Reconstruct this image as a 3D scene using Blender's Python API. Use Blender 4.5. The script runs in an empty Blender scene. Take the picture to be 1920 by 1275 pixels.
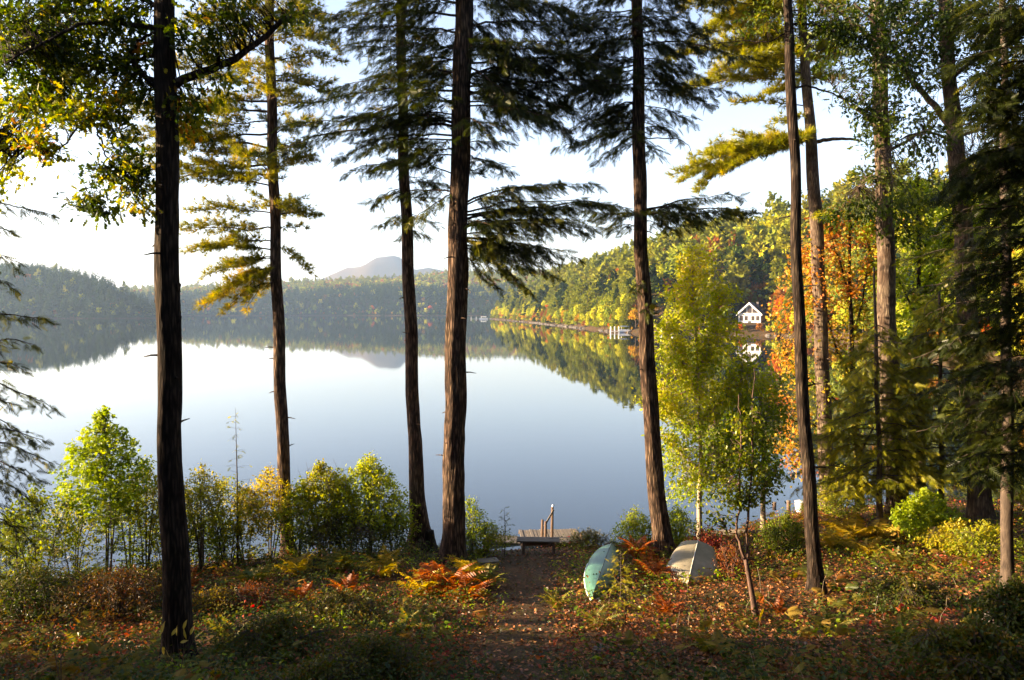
import bpy, math, random
import numpy as np
from mathutils import Vector

rnd = random.Random(11)
rg = np.random.default_rng(7)
S = bpy.context.scene
COL = S.collection

# ------------------------------------------------------------------ camera
F, CX, CY, HZ, H = 1493.0, 960.0, 637.5, 583.0, 8.2
TILT = math.atan((CY - HZ) / F)
cam = bpy.data.cameras.new('camera')
cam.sensor_width = 36.0
cam.lens = 36.0 * F / 1920.0
cam.clip_start = 0.1
cam.clip_end = 30000
camo = bpy.data.objects.new('camera', cam)
COL.objects.link(camo)
camo.location = (0, 0, H)
camo.rotation_euler = (math.pi / 2 - TILT, 0, 0)
S.camera = camo

# ------------------------------------------------------------------ light
SUN_EL, SUN_AZ = 13.0, -91.0          # azimuth measured clockwise from +Y
w = bpy.data.worlds.new("World")
S.world = w
w.use_nodes = True
nt = w.node_tree
bg = nt.nodes['Background']
sk = nt.nodes.new('ShaderNodeTexSky')
sk.sky_type = 'NISHITA'
sk.sun_disc = False
sk.sun_elevation = math.radians(SUN_EL)
sk.sun_rotation = math.radians(SUN_AZ)
sk.air_density = 1.0
sk.dust_density = 1.3
sk.ozone_density = 2.0
tn = nt.nodes.new('ShaderNodeMix'); tn.data_type = 'RGBA'; tn.blend_type = 'MULTIPLY'; tn.inputs[0].default_value = 1
tn.inputs[7].default_value = (1.2, 1.0, 1.0, 1)          # white balance of the photograph
nt.links.new(sk.outputs[0], tn.inputs[6])
hsv = nt.nodes.new('ShaderNodeHueSaturation'); hsv.inputs['Saturation'].default_value = .9
nt.links.new(tn.outputs[2], hsv.inputs['Color'])
nt.links.new(hsv.outputs[0], bg.inputs[0])
bg.inputs[1].default_value = 0.081
sun = bpy.data.lights.new('sun', 'SUN')
sun.energy = 5.0
sun.angle = math.radians(0.5)
sun.color = (1.0, 0.77, 0.48)
suno = bpy.data.objects.new('sun', sun)
COL.objects.link(suno)
e_, a_ = math.radians(SUN_EL), math.radians(SUN_AZ)
sdir = Vector((math.sin(a_) * math.cos(e_), math.cos(a_) * math.cos(e_), math.sin(e_)))
suno.rotation_euler = sdir.to_track_quat('Z', 'Y').to_euler()
suno.location = (-40, 0, 40)
S.view_settings.view_transform = 'Standard'
S.view_settings.look = 'None'
S.view_settings.gamma = 1.0
S.view_settings.use_curve_mapping = False
S.view_settings.exposure = 2.6
S.render.engine = 'CYCLES'
S.cycles.use_denoising = True
S.cycles.max_bounces = 6
S.cycles.diffuse_bounces = 3
S.cycles.glossy_bounces = 3
S.cycles.transmission_bounces = 3
S.cycles.volume_bounces = 1
S.cycles.sample_clamp_indirect = 6.0


# ------------------------------------------------------------------ projections
def P(px, py, d):
    u, v = (px - CX) / F, (CY - py) / F
    c, s = math.cos(TILT), math.sin(TILT)
    dy = c + s * v
    k = d / dy
    return np.array([u * k, d, H + (-s + c * v) * k])


# ------------------------------------------------------------------ noise
_tab = rg.random((64, 64))


def vnoise(x, y):
    x = np.asarray(x, float); y = np.asarray(y, float)
    xi, yi = np.floor(x).astype(int), np.floor(y).astype(int)
    fx, fy = x - xi, y - yi
    fx = fx * fx * (3 - 2 * fx); fy = fy * fy * (3 - 2 * fy)
    a = _tab[xi % 64, yi % 64]; b = _tab[(xi + 1) % 64, yi % 64]
    c = _tab[xi % 64, (yi + 1) % 64]; d = _tab[(xi + 1) % 64, (yi + 1) % 64]
    return (a * (1 - fx) + b * fx) * (1 - fy) + (c * (1 - fx) + d * fx) * fy - 0.5


# ------------------------------------------------------------------ terrain
LAKE = np.array([(-900, 90), (-200, 30), (-60, 21.5), (-30, 21.8), (-20, 22.8), (-13, 24.5), (-9, 26), (-5, 26.9), (0, 27.1),
    (5, 27.9), (8, 29.4), (12, 32.6), (18, 34.0), (24, 34.4), (30, 37), (36, 46), (60, 105), (80, 165), (86, 215), (85, 264), (72, 272), (56, 280), (40, 306),
    (28, 422), (13, 560), (-10, 740), (-23, 815), (-8, 860), (60, 1000), (60, 1330), (-100, 1380), (-300, 1420), (-600, 1400),
    (-760, 1250), (-620, 1080), (-420, 925), (-392, 885), (-430, 862), (-560, 868), (-800, 900), (-980, 800), (-1000, 300)], float)


def shore(x, y):
    """signed distance, positive on land"""
    x = np.asarray(x, float).ravel(); y = np.asarray(y, float).ravel()
    dmin = np.full(x.shape, 1e18); inside = np.zeros(x.shape, bool)
    n = len(LAKE)
    for i in range(n):
        ax, ay = LAKE[i]; bx, by = LAKE[(i + 1) % n]
        ex, ey = bx - ax, by - ay
        t = np.clip(((x - ax) * ex + (y - ay) * ey) / (ex * ex + ey * ey), 0, 1)
        dmin = np.minimum(dmin, (x - ax - t * ex) ** 2 + (y - ay - t * ey) ** 2)
        c = ((ay > y) != (by > y))
        with np.errstate(divide='ignore', invalid='ignore'):
            xc = ax + (y - ay) * ex / (ey if ey else 1e-9)
        inside ^= c & (x < xc)
    d = np.sqrt(dmin)
    return np.where(inside, -d, d)


HILLS = [(200, 260, 80, 110, 30), (150, 420, 80, 120, 20), (120, 600, 85, 130, 19), (85, 790, 75, 100, 16),
         (-660, 1010, 190, 110, 42), (-455, 965, 60, 60, 16), (-200, 1900, 520, 330, 51), (330, 1850, 420, 300, 44),
         (-1650, 1300, 330, 380, 230), (-900, 1900, 300, 300, 8),  # leading entry: unseen hill added to shade the far shore
         (-580, 4000, 400, 380, 205), (-720, 4000, 130, 300, 40), (-380, 4050, 180, 300, 34)]


def gz(x, y):
    x = np.asarray(x, float); y = np.asarray(y, float)
    sh = x.shape
    s = shore(x, y).reshape(sh)
    r = np.hypot(x, y)
    near = np.interp(s, [-40, -6, -1, 0, 0.8, 1.8, 4, 7, 10, 13, 15, 20, 27, 40, 80],
                     [-4, -1.6, -.35, 0, .18, .38, .6, .85, 1.3, 2.0, 2.35, 3.5, 5.9, 7.5, 9])
    amp = np.clip(s / 3, 0, 1)
    near = near + amp * (0.22 * vnoise(x * .35 + 3, y * .35) + .12 * vnoise(x * 1.1, y * 1.1 + 9) + .035 * vnoise(x * 4, y * 4))
    far = np.interp(s, [-40, -6, 0, 1.5, 6, 30, 200], [-6, -2, -.1, .9, 1.6, 4, 6])
    hs = np.zeros_like(x)
    for cx, cy, sx, sy, h in HILLS:
        hs += h * np.exp(-0.5 * (((x - cx) / sx) ** 2 + ((y - cy) / sy) ** 2))
    t = np.clip(s / 45, 0, 1)
    hs *= np.clip((np.hypot(x - 90, y - 294) - 12) / 30, 0, 1)
    far = far + hs * t * t * (3 - 2 * t) * (1 + .25 * vnoise(x * .012, y * .012)) + np.clip(s / 20, 0, 1) * np.clip(r / 1500, 0, 4) * 6 * (vnoise(x * .02, y * .02) + .5 * vnoise(x * .006 + 7, y * .006))
    k = np.clip((r - 60) / 50, 0, 1)
    return near * (1 - k) + far * k


def g(x, y):
    return float(gz(np.array([x]), np.array([y]))[0])


def PG(px, py):
    """point of the ground seen at a pixel of the photograph"""
    ds = np.arange(9.0, 45.0, 0.05)
    p0 = P(px, py, 1.0) - np.array([0, 0, H])
    xs = p0[0] * ds; zs = H + p0[2] * ds
    gd = np.maximum(gz(xs, ds), 0)
    i = int(np.argmax(zs <= gd)) if (zs <= gd).any() else len(ds) - 1
    return np.array([xs[i], ds[i], gd[i]])


# ------------------------------------------------------------------ materials
def new_mat(name):
    m = bpy.data.materials.new(name)
    m.use_nodes = True
    t = m.node_tree
    t.nodes.clear()
    o = t.nodes.new('ShaderNodeOutputMaterial')
    return m, t, o


def N(t, ty, **kw):
    n = t.nodes.new(ty)
    for k, v in kw.items():
        if k in n.inputs:
            n.inputs[k].default_value = v
        else:
            setattr(n, k, v)
    return n


def ramp(t, stops):
    r = t.nodes.new('ShaderNodeValToRGB')
    e = r.color_ramp.elements
    while len(e) < len(stops):
        e.new(0.5)
    for el, (p, c) in zip(e, stops):
        el.position = p
        el.color = (*c, 1)
    return r


def leaf_mat(name, cols, trans=.38, obj=False, gloss=.014):
    m, t, o = new_mat(name)
    n = len(cols)
    r = ramp(t, [(i / max(1, n - 1), c) for i, c in enumerate(cols)])
    at = N(t, 'ShaderNodeAttribute', attribute_name='tint')
    if obj:
        oi = N(t, 'ShaderNodeObjectInfo')
        mx = N(t, 'ShaderNodeMath', operation='MULTIPLY_ADD')
        mx.inputs[1].default_value = .62
        t.links.new(oi.outputs['Random'], mx.inputs[0])
        m2 = N(t, 'ShaderNodeMath', operation='MULTIPLY')
        m2.inputs[1].default_value = .38
        t.links.new(at.outputs['Fac'], m2.inputs[0])
        t.links.new(m2.outputs[0], mx.inputs[2])
        t.links.new(mx.outputs[0], r.inputs[0])
    else:
        t.links.new(at.outputs['Fac'], r.inputs[0])
    d = N(t, 'ShaderNodeBsdfDiffuse')
    tr = N(t, 'ShaderNodeBsdfTranslucent')
    hs = N(t, 'ShaderNodeHueSaturation', Saturation=1.15, Value=1.25)
    t.links.new(r.outputs[0], d.inputs[0])
    t.links.new(r.outputs[0], hs.inputs['Color'])
    t.links.new(hs.outputs[0], tr.inputs[0])
    mi = N(t, 'ShaderNodeMixShader')
    mi.inputs[0].default_value = trans
    t.links.new(d.outputs[0], mi.inputs[1]); t.links.new(tr.outputs[0], mi.inputs[2])
    if gloss:
        gl = N(t, 'ShaderNodeBsdfGlossy', Roughness=.38)
        gl.inputs[0].default_value = (1, 1, 1, 1)
        m3 = N(t, 'ShaderNodeMixShader')
        m3.inputs[0].default_value = gloss
        t.links.new(mi.outputs[0], m3.inputs[1]); t.links.new(gl.outputs[0], m3.inputs[2])
        t.links.new(m3.outputs[0], o.inputs[0])
    else:
        t.links.new(mi.outputs[0], o.inputs[0])
    return m


def rough_mat(name, stops, scale=(6, 6, 6), bump=.3, rough=.9, detail=6, dist=.02, voro=0.0, spec=.2):
    m, t, o = new_mat(name)
    tc = N(t, 'ShaderNodeTexCoord')
    mp = N(t, 'ShaderNodeMapping')
    mp.inputs['Scale'].default_value = scale
    t.links.new(tc.outputs['Object'], mp.inputs[0])
    no = N(t, 'ShaderNodeTexNoise', Scale=1.0, Detail=float(detail), Roughness=.65)
    t.links.new(mp.outputs[0], no.inputs['Vector'])
    r = ramp(t, stops)
    src = no.outputs['Fac']
    patch = None
    if voro:
        pn = N(t, 'ShaderNodeTexNoise', Scale=2.3, Detail=3.0)
        t.links.new(tc.outputs['Object'], pn.inputs['Vector'])
        patch = ramp(t, [(.36, (.62, .58, .55)), (.5, (1, 1, 1)), (.62, (1.25, 1.3, 1.2))])
        t.links.new(pn.outputs['Fac'], patch.inputs[0])
    if voro:
        vo = N(t, 'ShaderNodeTexVoronoi', feature='DISTANCE_TO_EDGE', Scale=1.0)
        nv = N(t, 'ShaderNodeVectorMath', operation='MULTIPLY_ADD')
        nv.inputs[1].default_value = (.9, .9, .9)
        t.links.new(no.outputs['Color'], nv.inputs[0]); t.links.new(mp.outputs[0], nv.inputs[2])
        t.links.new(nv.outputs[0], vo.inputs['Vector'])
        mr = N(t, 'ShaderNodeMapRange')
        mr.inputs['From Max'].default_value = .35
        t.links.new(vo.outputs['Distance'], mr.inputs['Value'])
        mm = N(t, 'ShaderNodeMix')
        mm.data_type = 'FLOAT'
        mm.inputs[0].default_value = voro
        t.links.new(src, mm.inputs[2]); t.links.new(mr.outputs[0], mm.inputs[3])
        src = mm.outputs[0]
    t.links.new(src, r.inputs[0])
    b = N(t, 'ShaderNodeBsdfPrincipled', Roughness=rough)
    b.inputs['Specular IOR Level'].default_value = spec
    if patch:
        pm = N(t, 'ShaderNodeMix'); pm.data_type = 'RGBA'; pm.blend_type = 'MULTIPLY'; pm.inputs[0].default_value = 1
        t.links.new(r.outputs[0], pm.inputs[6]); t.links.new(patch.outputs[0], pm.inputs[7])
        t.links.new(pm.outputs[2], b.inputs['Base Color'])
    else:
        t.links.new(r.outputs[0], b.inputs['Base Color'])
    bu = N(t, 'ShaderNodeBump', Strength=bump, Distance=dist)
    t.links.new(src, bu.inputs['Height'])
    t.links.new(bu.outputs[0], b.inputs['Normal'])
    t.links.new(b.outputs[0], o.inputs[0])
    return m


def flat_mat(name, col, rough=.6, metal=0, scale=5, var=.25, spec=.4):
    c = np.array(col)
    m = rough_mat(name, [(0.3, tuple(c * (1 - var))), (0.7, tuple(np.minimum(c * (1 + var), 1)))], (scale,) * 3, .12, rough, 4, .004, 0, spec)
    for n in m.node_tree.nodes:
        if n.type == 'BSDF_PRINCIPLED':
            n.inputs['Metallic'].default_value = metal
    return m


M = {}
M['bark_furrow'] = rough_mat('furrowed_bark', [(.22, (.008, .005, .004)), (.44, (.045, .029, .021)), (.6, (.11, .068, .047)), (.8, (.19, .125, .09))], (15, 15, 2.0), 1.0, .95, 9, .045, .38, .1)
M['bark_grey'] = rough_mat('grey_bark', [(.2, (.03, .022, .017)), (.5, (.10, .07, .052)), (.8, (.19, .14, .10))], (13, 13, 2.6), .7, .95, 6, .025, .35, .1)
M['bark_dark'] = rough_mat('dark_bark', [(.2, (.006, .005, .004)), (.45, (.026, .018, .014)), (.8, (.085, .058, .042))], (16, 16, 2.0), .9, .95, 9, .04, .36, .1)
M['bark_thin'] = rough_mat('thin_bark', [(.3, (.03, .022, .018)), (.7, (.11, .08, .06))], (20, 20, 5), .4, .9, 4, .01, 0, .15)
M['bark_birch'] = rough_mat('pale_bark', [(.35, (.16, .12, .08)), (.65, (.42, .34, .25))], (9, 9, 22), .3, .8, 5, .01, 0, .2)
M['bark_young'] = rough_mat('young_bark', [(.3, (.05, .03, .022)), (.7, (.17, .1, .075))], (20, 20, 5), .3, .8, 4, .01, 0, .2)
M['oak'] = leaf_mat('oak_leaves', [(.02, .035, .005), (.045, .07, .006), (.10, .13, .008), (.25, .25, .010), (.44, .34, .015), (.42, .14, .012)], .5)
M['oak_green'] = leaf_mat('green_oak_leaves', [(.016, .03, .005), (.035, .058, .006), (.08, .11, .008), (.19, .21, .010), (.30, .2, .015)], .45)
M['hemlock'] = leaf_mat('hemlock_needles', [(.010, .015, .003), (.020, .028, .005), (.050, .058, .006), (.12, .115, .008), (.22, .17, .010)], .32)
M['hemlock_lit'] = leaf_mat('lit_tone_hemlock_needles', [(.04, .052, .005), (.11, .12, .007), (.23, .22, .010), (.36, .30, .012)], .4)  # brighter copy of the hemlock needles, sunlit look put into the colour
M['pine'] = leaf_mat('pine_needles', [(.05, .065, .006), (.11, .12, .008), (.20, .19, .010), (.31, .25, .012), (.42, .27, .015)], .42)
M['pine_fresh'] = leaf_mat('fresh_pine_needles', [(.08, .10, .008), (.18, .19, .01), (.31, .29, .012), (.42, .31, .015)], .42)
M['yellow_green'] = leaf_mat('yellow_green_leaves', [(.12, .19, .008), (.25, .32, .010), (.42, .44, .012), (.56, .47, .018)], .5)
M['bush'] = leaf_mat('bush_leaves', [(.07, .11, .008), (.17, .21, .010), (.34, .32, .014), (.50, .36, .02)], .48)
M['orange'] = leaf_mat('orange_maple_leaves', [(.14, .18, .012), (.34, .30, .015), (.52, .32, .03), (.55, .24, .04), (.55, .17, .045)], .48)
M['red'] = leaf_mat('red_leaves', [(.10, .02, .02), (.25, .03, .03), (.35, .07, .03), (.3, .12, .03)], .4)
M['fern_orange'] = leaf_mat('orange_fern', [(.12, .035, .01), (.24, .06, .012), (.36, .10, .02), (.42, .17, .03)], .45, gloss=.008)
M['fern_gold'] = leaf_mat('gold_fern', [(.16, .13, .015), (.32, .23, .02), (.46, .30, .03), (.48, .22, .03)], .45, gloss=.008)
M['fern_green'] = leaf_mat('green_fern', [(.06, .09, .02), (.13, .14, .025), (.26, .17, .03), (.2, .08, .02)], .4, gloss=.008)
M['cover'] = leaf_mat('ground_cover', [(.018, .032, .006), (.035, .056, .008), (.065, .085, .010), (.13, .10, .012), (.19, .075, .012)], .34)
M['cover_red'] = leaf_mat('autumn_cover', [(.05, .045, .012), (.12, .06, .015), (.2, .05, .02), (.24, .1, .02)], .35)
M['litter'] = leaf_mat('fallen_leaf', [(.06, .028, .014), (.13, .052, .022), (.26, .09, .028), (.38, .15, .04), (.46, .24, .09)], .15, gloss=.03)
M['grass'] = leaf_mat('grass_blade', [(.05, .07, .012), (.10, .11, .02), (.19, .15, .04)], .3, gloss=.02)
M['wand'] = leaf_mat('pale_yellow_leaf', [(.38, .26, .03), (.48, .36, .08), (.5, .30, .16)], .35)
# ground
def ground_mat():
    m, t, o = new_mat('forest_floor')
    tc = N(t, 'ShaderNodeNewGeometry')
    n1 = N(t, 'ShaderNodeTexNoise', Scale=.55, Detail=6.0, Roughness=.6)
    n2 = N(t, 'ShaderNodeTexNoise', Scale=14.0, Detail=5.0, Roughness=.75)
    for n in (n1, n2):
        t.links.new(tc.outputs['Position'], n.inputs['Vector'])
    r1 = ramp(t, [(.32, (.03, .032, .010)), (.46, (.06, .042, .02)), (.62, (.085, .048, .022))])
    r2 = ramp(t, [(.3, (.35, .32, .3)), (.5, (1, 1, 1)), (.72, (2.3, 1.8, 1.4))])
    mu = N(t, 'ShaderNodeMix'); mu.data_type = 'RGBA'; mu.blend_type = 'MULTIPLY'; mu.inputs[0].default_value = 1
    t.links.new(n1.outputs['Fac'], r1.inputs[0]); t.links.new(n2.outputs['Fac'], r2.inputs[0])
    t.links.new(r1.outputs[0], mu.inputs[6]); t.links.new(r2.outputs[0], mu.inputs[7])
    b = N(t, 'ShaderNodeBsdfPrincipled', Roughness=.95)
    b.inputs['Specular IOR Level'].default_value = .1
    bu = N(t, 'ShaderNodeBump', Strength=.8, Distance=.05)
    t.links.new(n2.outputs['Fac'], bu.inputs['Height'])
    t.links.new(bu.outputs[0], b.inputs['Normal'])
    t.links.new(mu.outputs[2], b.inputs['Base Color'])
    t.links.new(b.outputs[0], o.inputs[0])
    return m
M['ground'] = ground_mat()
def water_mat():
    m, t, o = new_mat('lake_water')
    b = N(t, 'ShaderNodeBsdfPrincipled', Roughness=.012, IOR=1.36)
    b.inputs['Base Color'].default_value = (.010, .016, .022, 1)
    b.inputs['Specular IOR Level'].default_value = .62
    geo = N(t, 'ShaderNodeNewGeometry')
    mp = N(t, 'ShaderNodeMapping'); mp.inputs['Scale'].default_value = (.35, .9, 1)
    n = N(t, 'ShaderNodeTexNoise', Scale=1.0, Detail=3.0)
    t.links.new(geo.outputs['Position'], mp.inputs[0]); t.links.new(mp.outputs[0], n.inputs['Vector'])
    bu = N(t, 'ShaderNodeBump', Strength=.35, Distance=.006)
    t.links.new(n.outputs['Fac'], bu.inputs['Height'])
    t.links.new(bu.outputs[0], b.inputs['Normal'])
    t.links.new(b.outputs[0], o.inputs[0])
    return m
M['water'] = water_mat()
M['wood_grey'] = rough_mat('weathered_wood', [(.3, (.08, .065, .05)), (.7, (.22, .18, .14))], (3, 40, 40), .4, .85, 5, .004)
M['wood_brown'] = rough_mat('brown_timber', [(.3, (.07, .045, .034)), (.7, (.18, .12, .09))], (40, 40, 4), .4, .8, 5, .004)
M['canoe'] = rough_mat('sage_green_hull', [(.3, (.03, .095, .06)), (.6, (.055, .14, .09)), (.8, (.10, .19, .13))], (2.5, 2.5, 2.5), .1, .42, 6, .003, 0, .5)
M['canoe_line'] = flat_mat('dark_keel', (.045, .085, .07), .6)
M['gunwale'] = flat_mat('pale_gunwale', (.6, .66, .62), .5)
M['rowboat'] = rough_mat('beige_hull', [(.3, (.16, .135, .09)), (.6, (.27, .23, .16)), (.8, (.35, .30, .22))], (2, 2, 2), .12, .55, 6, .004, 0, .4)
M['rowboat_rim'] = flat_mat('pale_rim', (.62, .57, .5), .5)
M['white'] = flat_mat('white_paint', (.78, .77, .74), .6, 0, 2, .05)
M['trim'] = flat_mat('white_trim', (.8, .8, .78), .5, 0, 2, .03)
M['roof'] = flat_mat('dark_shingle', (.06, .07, .085), .8, 0, 3, .2)
M['pane'] = flat_mat('window_glass', (.05, .035, .03), .3, 0, 2, .1, .8)
M['rock'] = rough_mat('shore_rock', [(.3, (.07, .062, .055)), (.7, (.22, .19, .165))], (2, 2, 2), .8, .9, 6, .06)
M['metal'] = flat_mat('aluminium', (.55, .56, .58), .35, .8, 4, .1)
M['canvas_blue'] = flat_mat('grey_blue_canvas', (.16, .2, .27), .8, 0, 4, .1)
M['red_paint'] = flat_mat('red_paint', (.35, .06, .04), .6, 0, 4, .1)


# ------------------------------------------------------------------ geometry collector
class Geo:
    def __init__(s):
        s.v, s.t, s.q, s.ti, s.n = [], [], [], [], 0

    def add(s, v, tris=None, quads=None, tint=.5):
        v = np.asarray(v, float).reshape(-1, 3)
        if tris is not None and len(tris):
            s.t.append(np.asarray(tris, int).reshape(-1, 3) + s.n)
        if quads is not None and len(quads):
            s.q.append(np.asarray(quads, int).reshape(-1, 4) + s.n)
        s.v.append(v)
        s.ti.append(np.broadcast_to(np.asarray(tint, float), (len(v),)).copy())
        s.n += len(v)

    def mesh(s, name, mat, origin=(0, 0, 0), smooth=False):
        me = bpy.data.meshes.new(name)
        if s.n:
            v = np.concatenate(s.v) - np.asarray(origin, float)
            t = np.concatenate(s.t) if s.t else np.zeros((0, 3), int)
            q = np.concatenate(s.q) if s.q else np.zeros((0, 4), int)
            me.vertices.add(len(v)); me.vertices.foreach_set('co', v.astype(np.float32).ravel())
            li = np.concatenate([t.ravel(), q.ravel()]).astype(np.int32)
            me.loops.add(len(li)); me.loops.foreach_set('vertex_index', li)
            ls = np.concatenate([np.arange(len(t)) * 3, len(t) * 3 + np.arange(len(q)) * 4]).astype(np.int32)
            me.polygons.add(len(ls)); me.polygons.foreach_set('loop_start', ls)
            me.polygons.foreach_set('use_smooth', np.full(len(ls), smooth))
            a = me.attributes.new('tint', 'FLOAT', 'POINT')
            a.data.foreach_set('value', np.concatenate(s.ti).astype(np.float32))
            me.update(calc_edges=True)
        me.materials.append(mat)
        return me

    def obj(s, name, mat, parent=None, origin=None, smooth=False):
        if origin is None:
            origin = list(parent['o_']) if parent is not None and 'o_' in parent else (0, 0, 0)
        o = bpy.data.objects.new(name, s.mesh(name, mat, origin, smooth))
        COL.objects.link(o)
        if parent is not None:
            o.parent = parent
        else:
            o.location = origin
        return o


def tag(o, label=None, cat=None, group=None, kind=None):
    for k, v in (('label', label), ('category', cat), ('group', group), ('kind', kind)):
        if v:
            o[k] = v
    return o


def thing(name, loc, label, cat, group=None, rz=0):
    o = bpy.data.objects.new(name, None)
    o.empty_display_size = .3
    COL.objects.link(o)
    o.location = tuple(float(c) for c in loc)
    o.rotation_euler = (0, 0, rz)
    o['o_'] = [float(c) for c in loc]
    return tag(o, label, cat, group)


def norm(a):
    a = np.asarray(a, float)
    return a / np.maximum(np.linalg.norm(a, axis=-1, keepdims=True), 1e-9)


def tube(G, pts, rad, n=6, cap=True, rough=0.0):
    pts = np.asarray(pts, float); rad = np.asarray(rad, float)
    k = len(pts)
    T = norm(np.gradient(pts, axis=0))
    up = np.array([0, 1, 0.03]) if abs(T[0][1]) < .9 else np.array([1, 0, 0.03])
    X = norm(np.cross(T, up)); Y = np.cross(T, X)
    a = np.arange(n) * 2 * math.pi / n
    rr = rad[:, None] * np.ones(n)[None]
    if rough:
        zz = np.cumsum(np.r_[0, np.linalg.norm(np.diff(pts, axis=0), axis=1)])
        ang = a[None, :] + .25 * np.sin(zz[:, None] * .7)
        rr = rr * (1 + rough * (.55 * np.sin(ang * 7 + np.sin(zz * 1.3)[:, None] * 1.2) + .45 * np.sin(ang * 12 + 2 * np.sin(zz * 2.1 + 1)[:, None]))
                   + rough * 1.3 * vnoise(a[None, :] * 2 + 3.1, zz[:, None] * 1.8))
    V = pts[:, None] + X[:, None] * (np.cos(a)[None, :, None] * rr[..., None]) + Y[:, None] * (np.sin(a)[None, :, None] * rr[..., None])
    i = np.arange(k - 1)[:, None] * n; j = np.arange(n)[None]
    j2 = (j + 1) % n
    q = np.stack([i + j, i + j2, i + n + j2, i + n + j], -1).reshape(-1, 4)
    V = V.reshape(-1, 3)
    tr = None
    if cap:
        V = np.vstack([V, pts[-1] + T[-1] * rad[-1] * .3])
        jj = np.arange(n)
        tr = np.stack([(k - 1) * n + jj, (k - 1) * n + (jj + 1) % n, np.full(n, k * n)], -1)
    G.add(V, tr, q)


def inst(G, tmpl, pos, D, U, size, tint):
    """place a leaf template at many points: D = along, U = approximate normal"""
    tv, tt = tmpl
    pos = np.asarray(pos, float); n = len(pos)
    if not n:
        return
    D = norm(D); Y = norm(np.cross(U, D)); Z = np.cross(D, Y)
    size = np.broadcast_to(np.asarray(size, float), (n,))
    V = pos[:, None] + size[:, None, None] * (tv[None, :, 0, None] * D[:, None] + tv[None, :, 1, None] * Y[:, None] + tv[None, :, 2, None] * Z[:, None])
    k = len(tv)
    Fc = (tt[None] + (np.arange(n) * k)[:, None, None]).reshape(-1, 3)
    G.add(V.reshape(-1, 3), Fc, None, np.repeat(np.clip(np.broadcast_to(tint, (n,)), 0, 1), k))


def T_(v, t):
    return np.array(v, float), np.array(t, int)


# leaf shapes
LEAF = T_([(0, 0, 0), (.35, .3, .05), (.75, .2, .02), (1, 0, -.08), (.75, -.2, .02), (.35, -.3, .05)], [(0, 3, 1), (1, 3, 2), (0, 5, 3), (5, 4, 3)])
OAK = T_([(0, 0, 0), (.22, .2, .03), (.34, .1, .02), (.5, .34, .05), (.6, .13, .02), (.8, .24, .02), (1, 0, -.08),
          (.8, -.24, .02), (.6, -.13, .02), (.5, -.34, .05), (.34, -.1, .02), (.22, -.2, .03)],
         [(0, 2, 1), (0, 6, 2), (2, 4, 3), (2, 6, 4), (4, 6, 5), (0, 11, 10), (0, 10, 6), (10, 9, 8), (10, 8, 6), (8, 7, 6)])
MAPLE = T_([(0, 0, 0), (.1, .42, .03), (.4, .2, .02), (.62, .5, -.03), (.66, .18, .02), (1, 0, -.08), (.66, -.18, .02), (.62, -.5, -.03), (.4, -.2, .02), (.1, -.42, .03)],
           [(0, 2, 1), (0, 4, 2), (2, 4, 3), (0, 5, 4), (0, 6, 5), (0, 8, 6), (8, 7, 6), (0, 9, 8)])
DIA = T_([(0, 0, 0), (.5, .3, .04), (1, 0, -.06), (.5, -.3, .04)], [(0, 2, 1), (0, 3, 2)])


def make_spray(n=7, droop=.25):
    v, t = [], []
    for i in range(n):
        f = (i + .6) / n
        L = .42 * (1 - f) ** .7 + .10
        for sgn in (1, -1):
            ang = math.radians(52)
            b = len(v)
            x0, z0 = f * .9, -droop * f * f * .9
            dx, dy = math.cos(ang), math.sin(ang) * sgn
            wv = .055
            v += [(x0 - wv, 0, z0), (x0 + wv + .01, 0, z0), (x0 + dx * L, dy * L, z0 - droop * L * .6)]
            t.append((b, b + 1, b + 2))
    b = len(v)
    v += [(0, .012, 0), (0, -.012, 0), (.55, 0, -droop * .3), (.5, .03, -droop * .25), (.5, -.03, -droop * .25), (1, 0, -droop)]
    t += [(b, b + 1, b + 2), (b + 3, b + 4, b + 5)]
    return T_(v, t)


SPRAY = make_spray(6)
SPRAY_S = make_spray(5, .15)


def make_tuft(n=11, seed=1, w=.06, cone=.8):
    r = random.Random(seed)
    v, t = [], []
    for i in range(n):
        a = i * 2.399
        c = cone * (.35 + .65 * r.random())
        d = np.array([math.cos(c), math.sin(c) * math.cos(a), math.sin(c) * math.sin(a)])
        s = norm(np.cross(d, [.3, .2, 1.0])) * w
        L = .75 + .35 * r.random()
        b = len(v)
        v += [tuple(s * .5), tuple(-s * .5), tuple(d * L)]
        t.append((b, b + 1, b + 2))
    return T_(v, t)


TUFT = make_tuft(9, 1, .09, .9)
STAR = make_tuft(14, 3, .07, 1.7)
FERN = make_spray(11, .35)
BLADES = make_tuft(6, 9, .07, .55)


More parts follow.
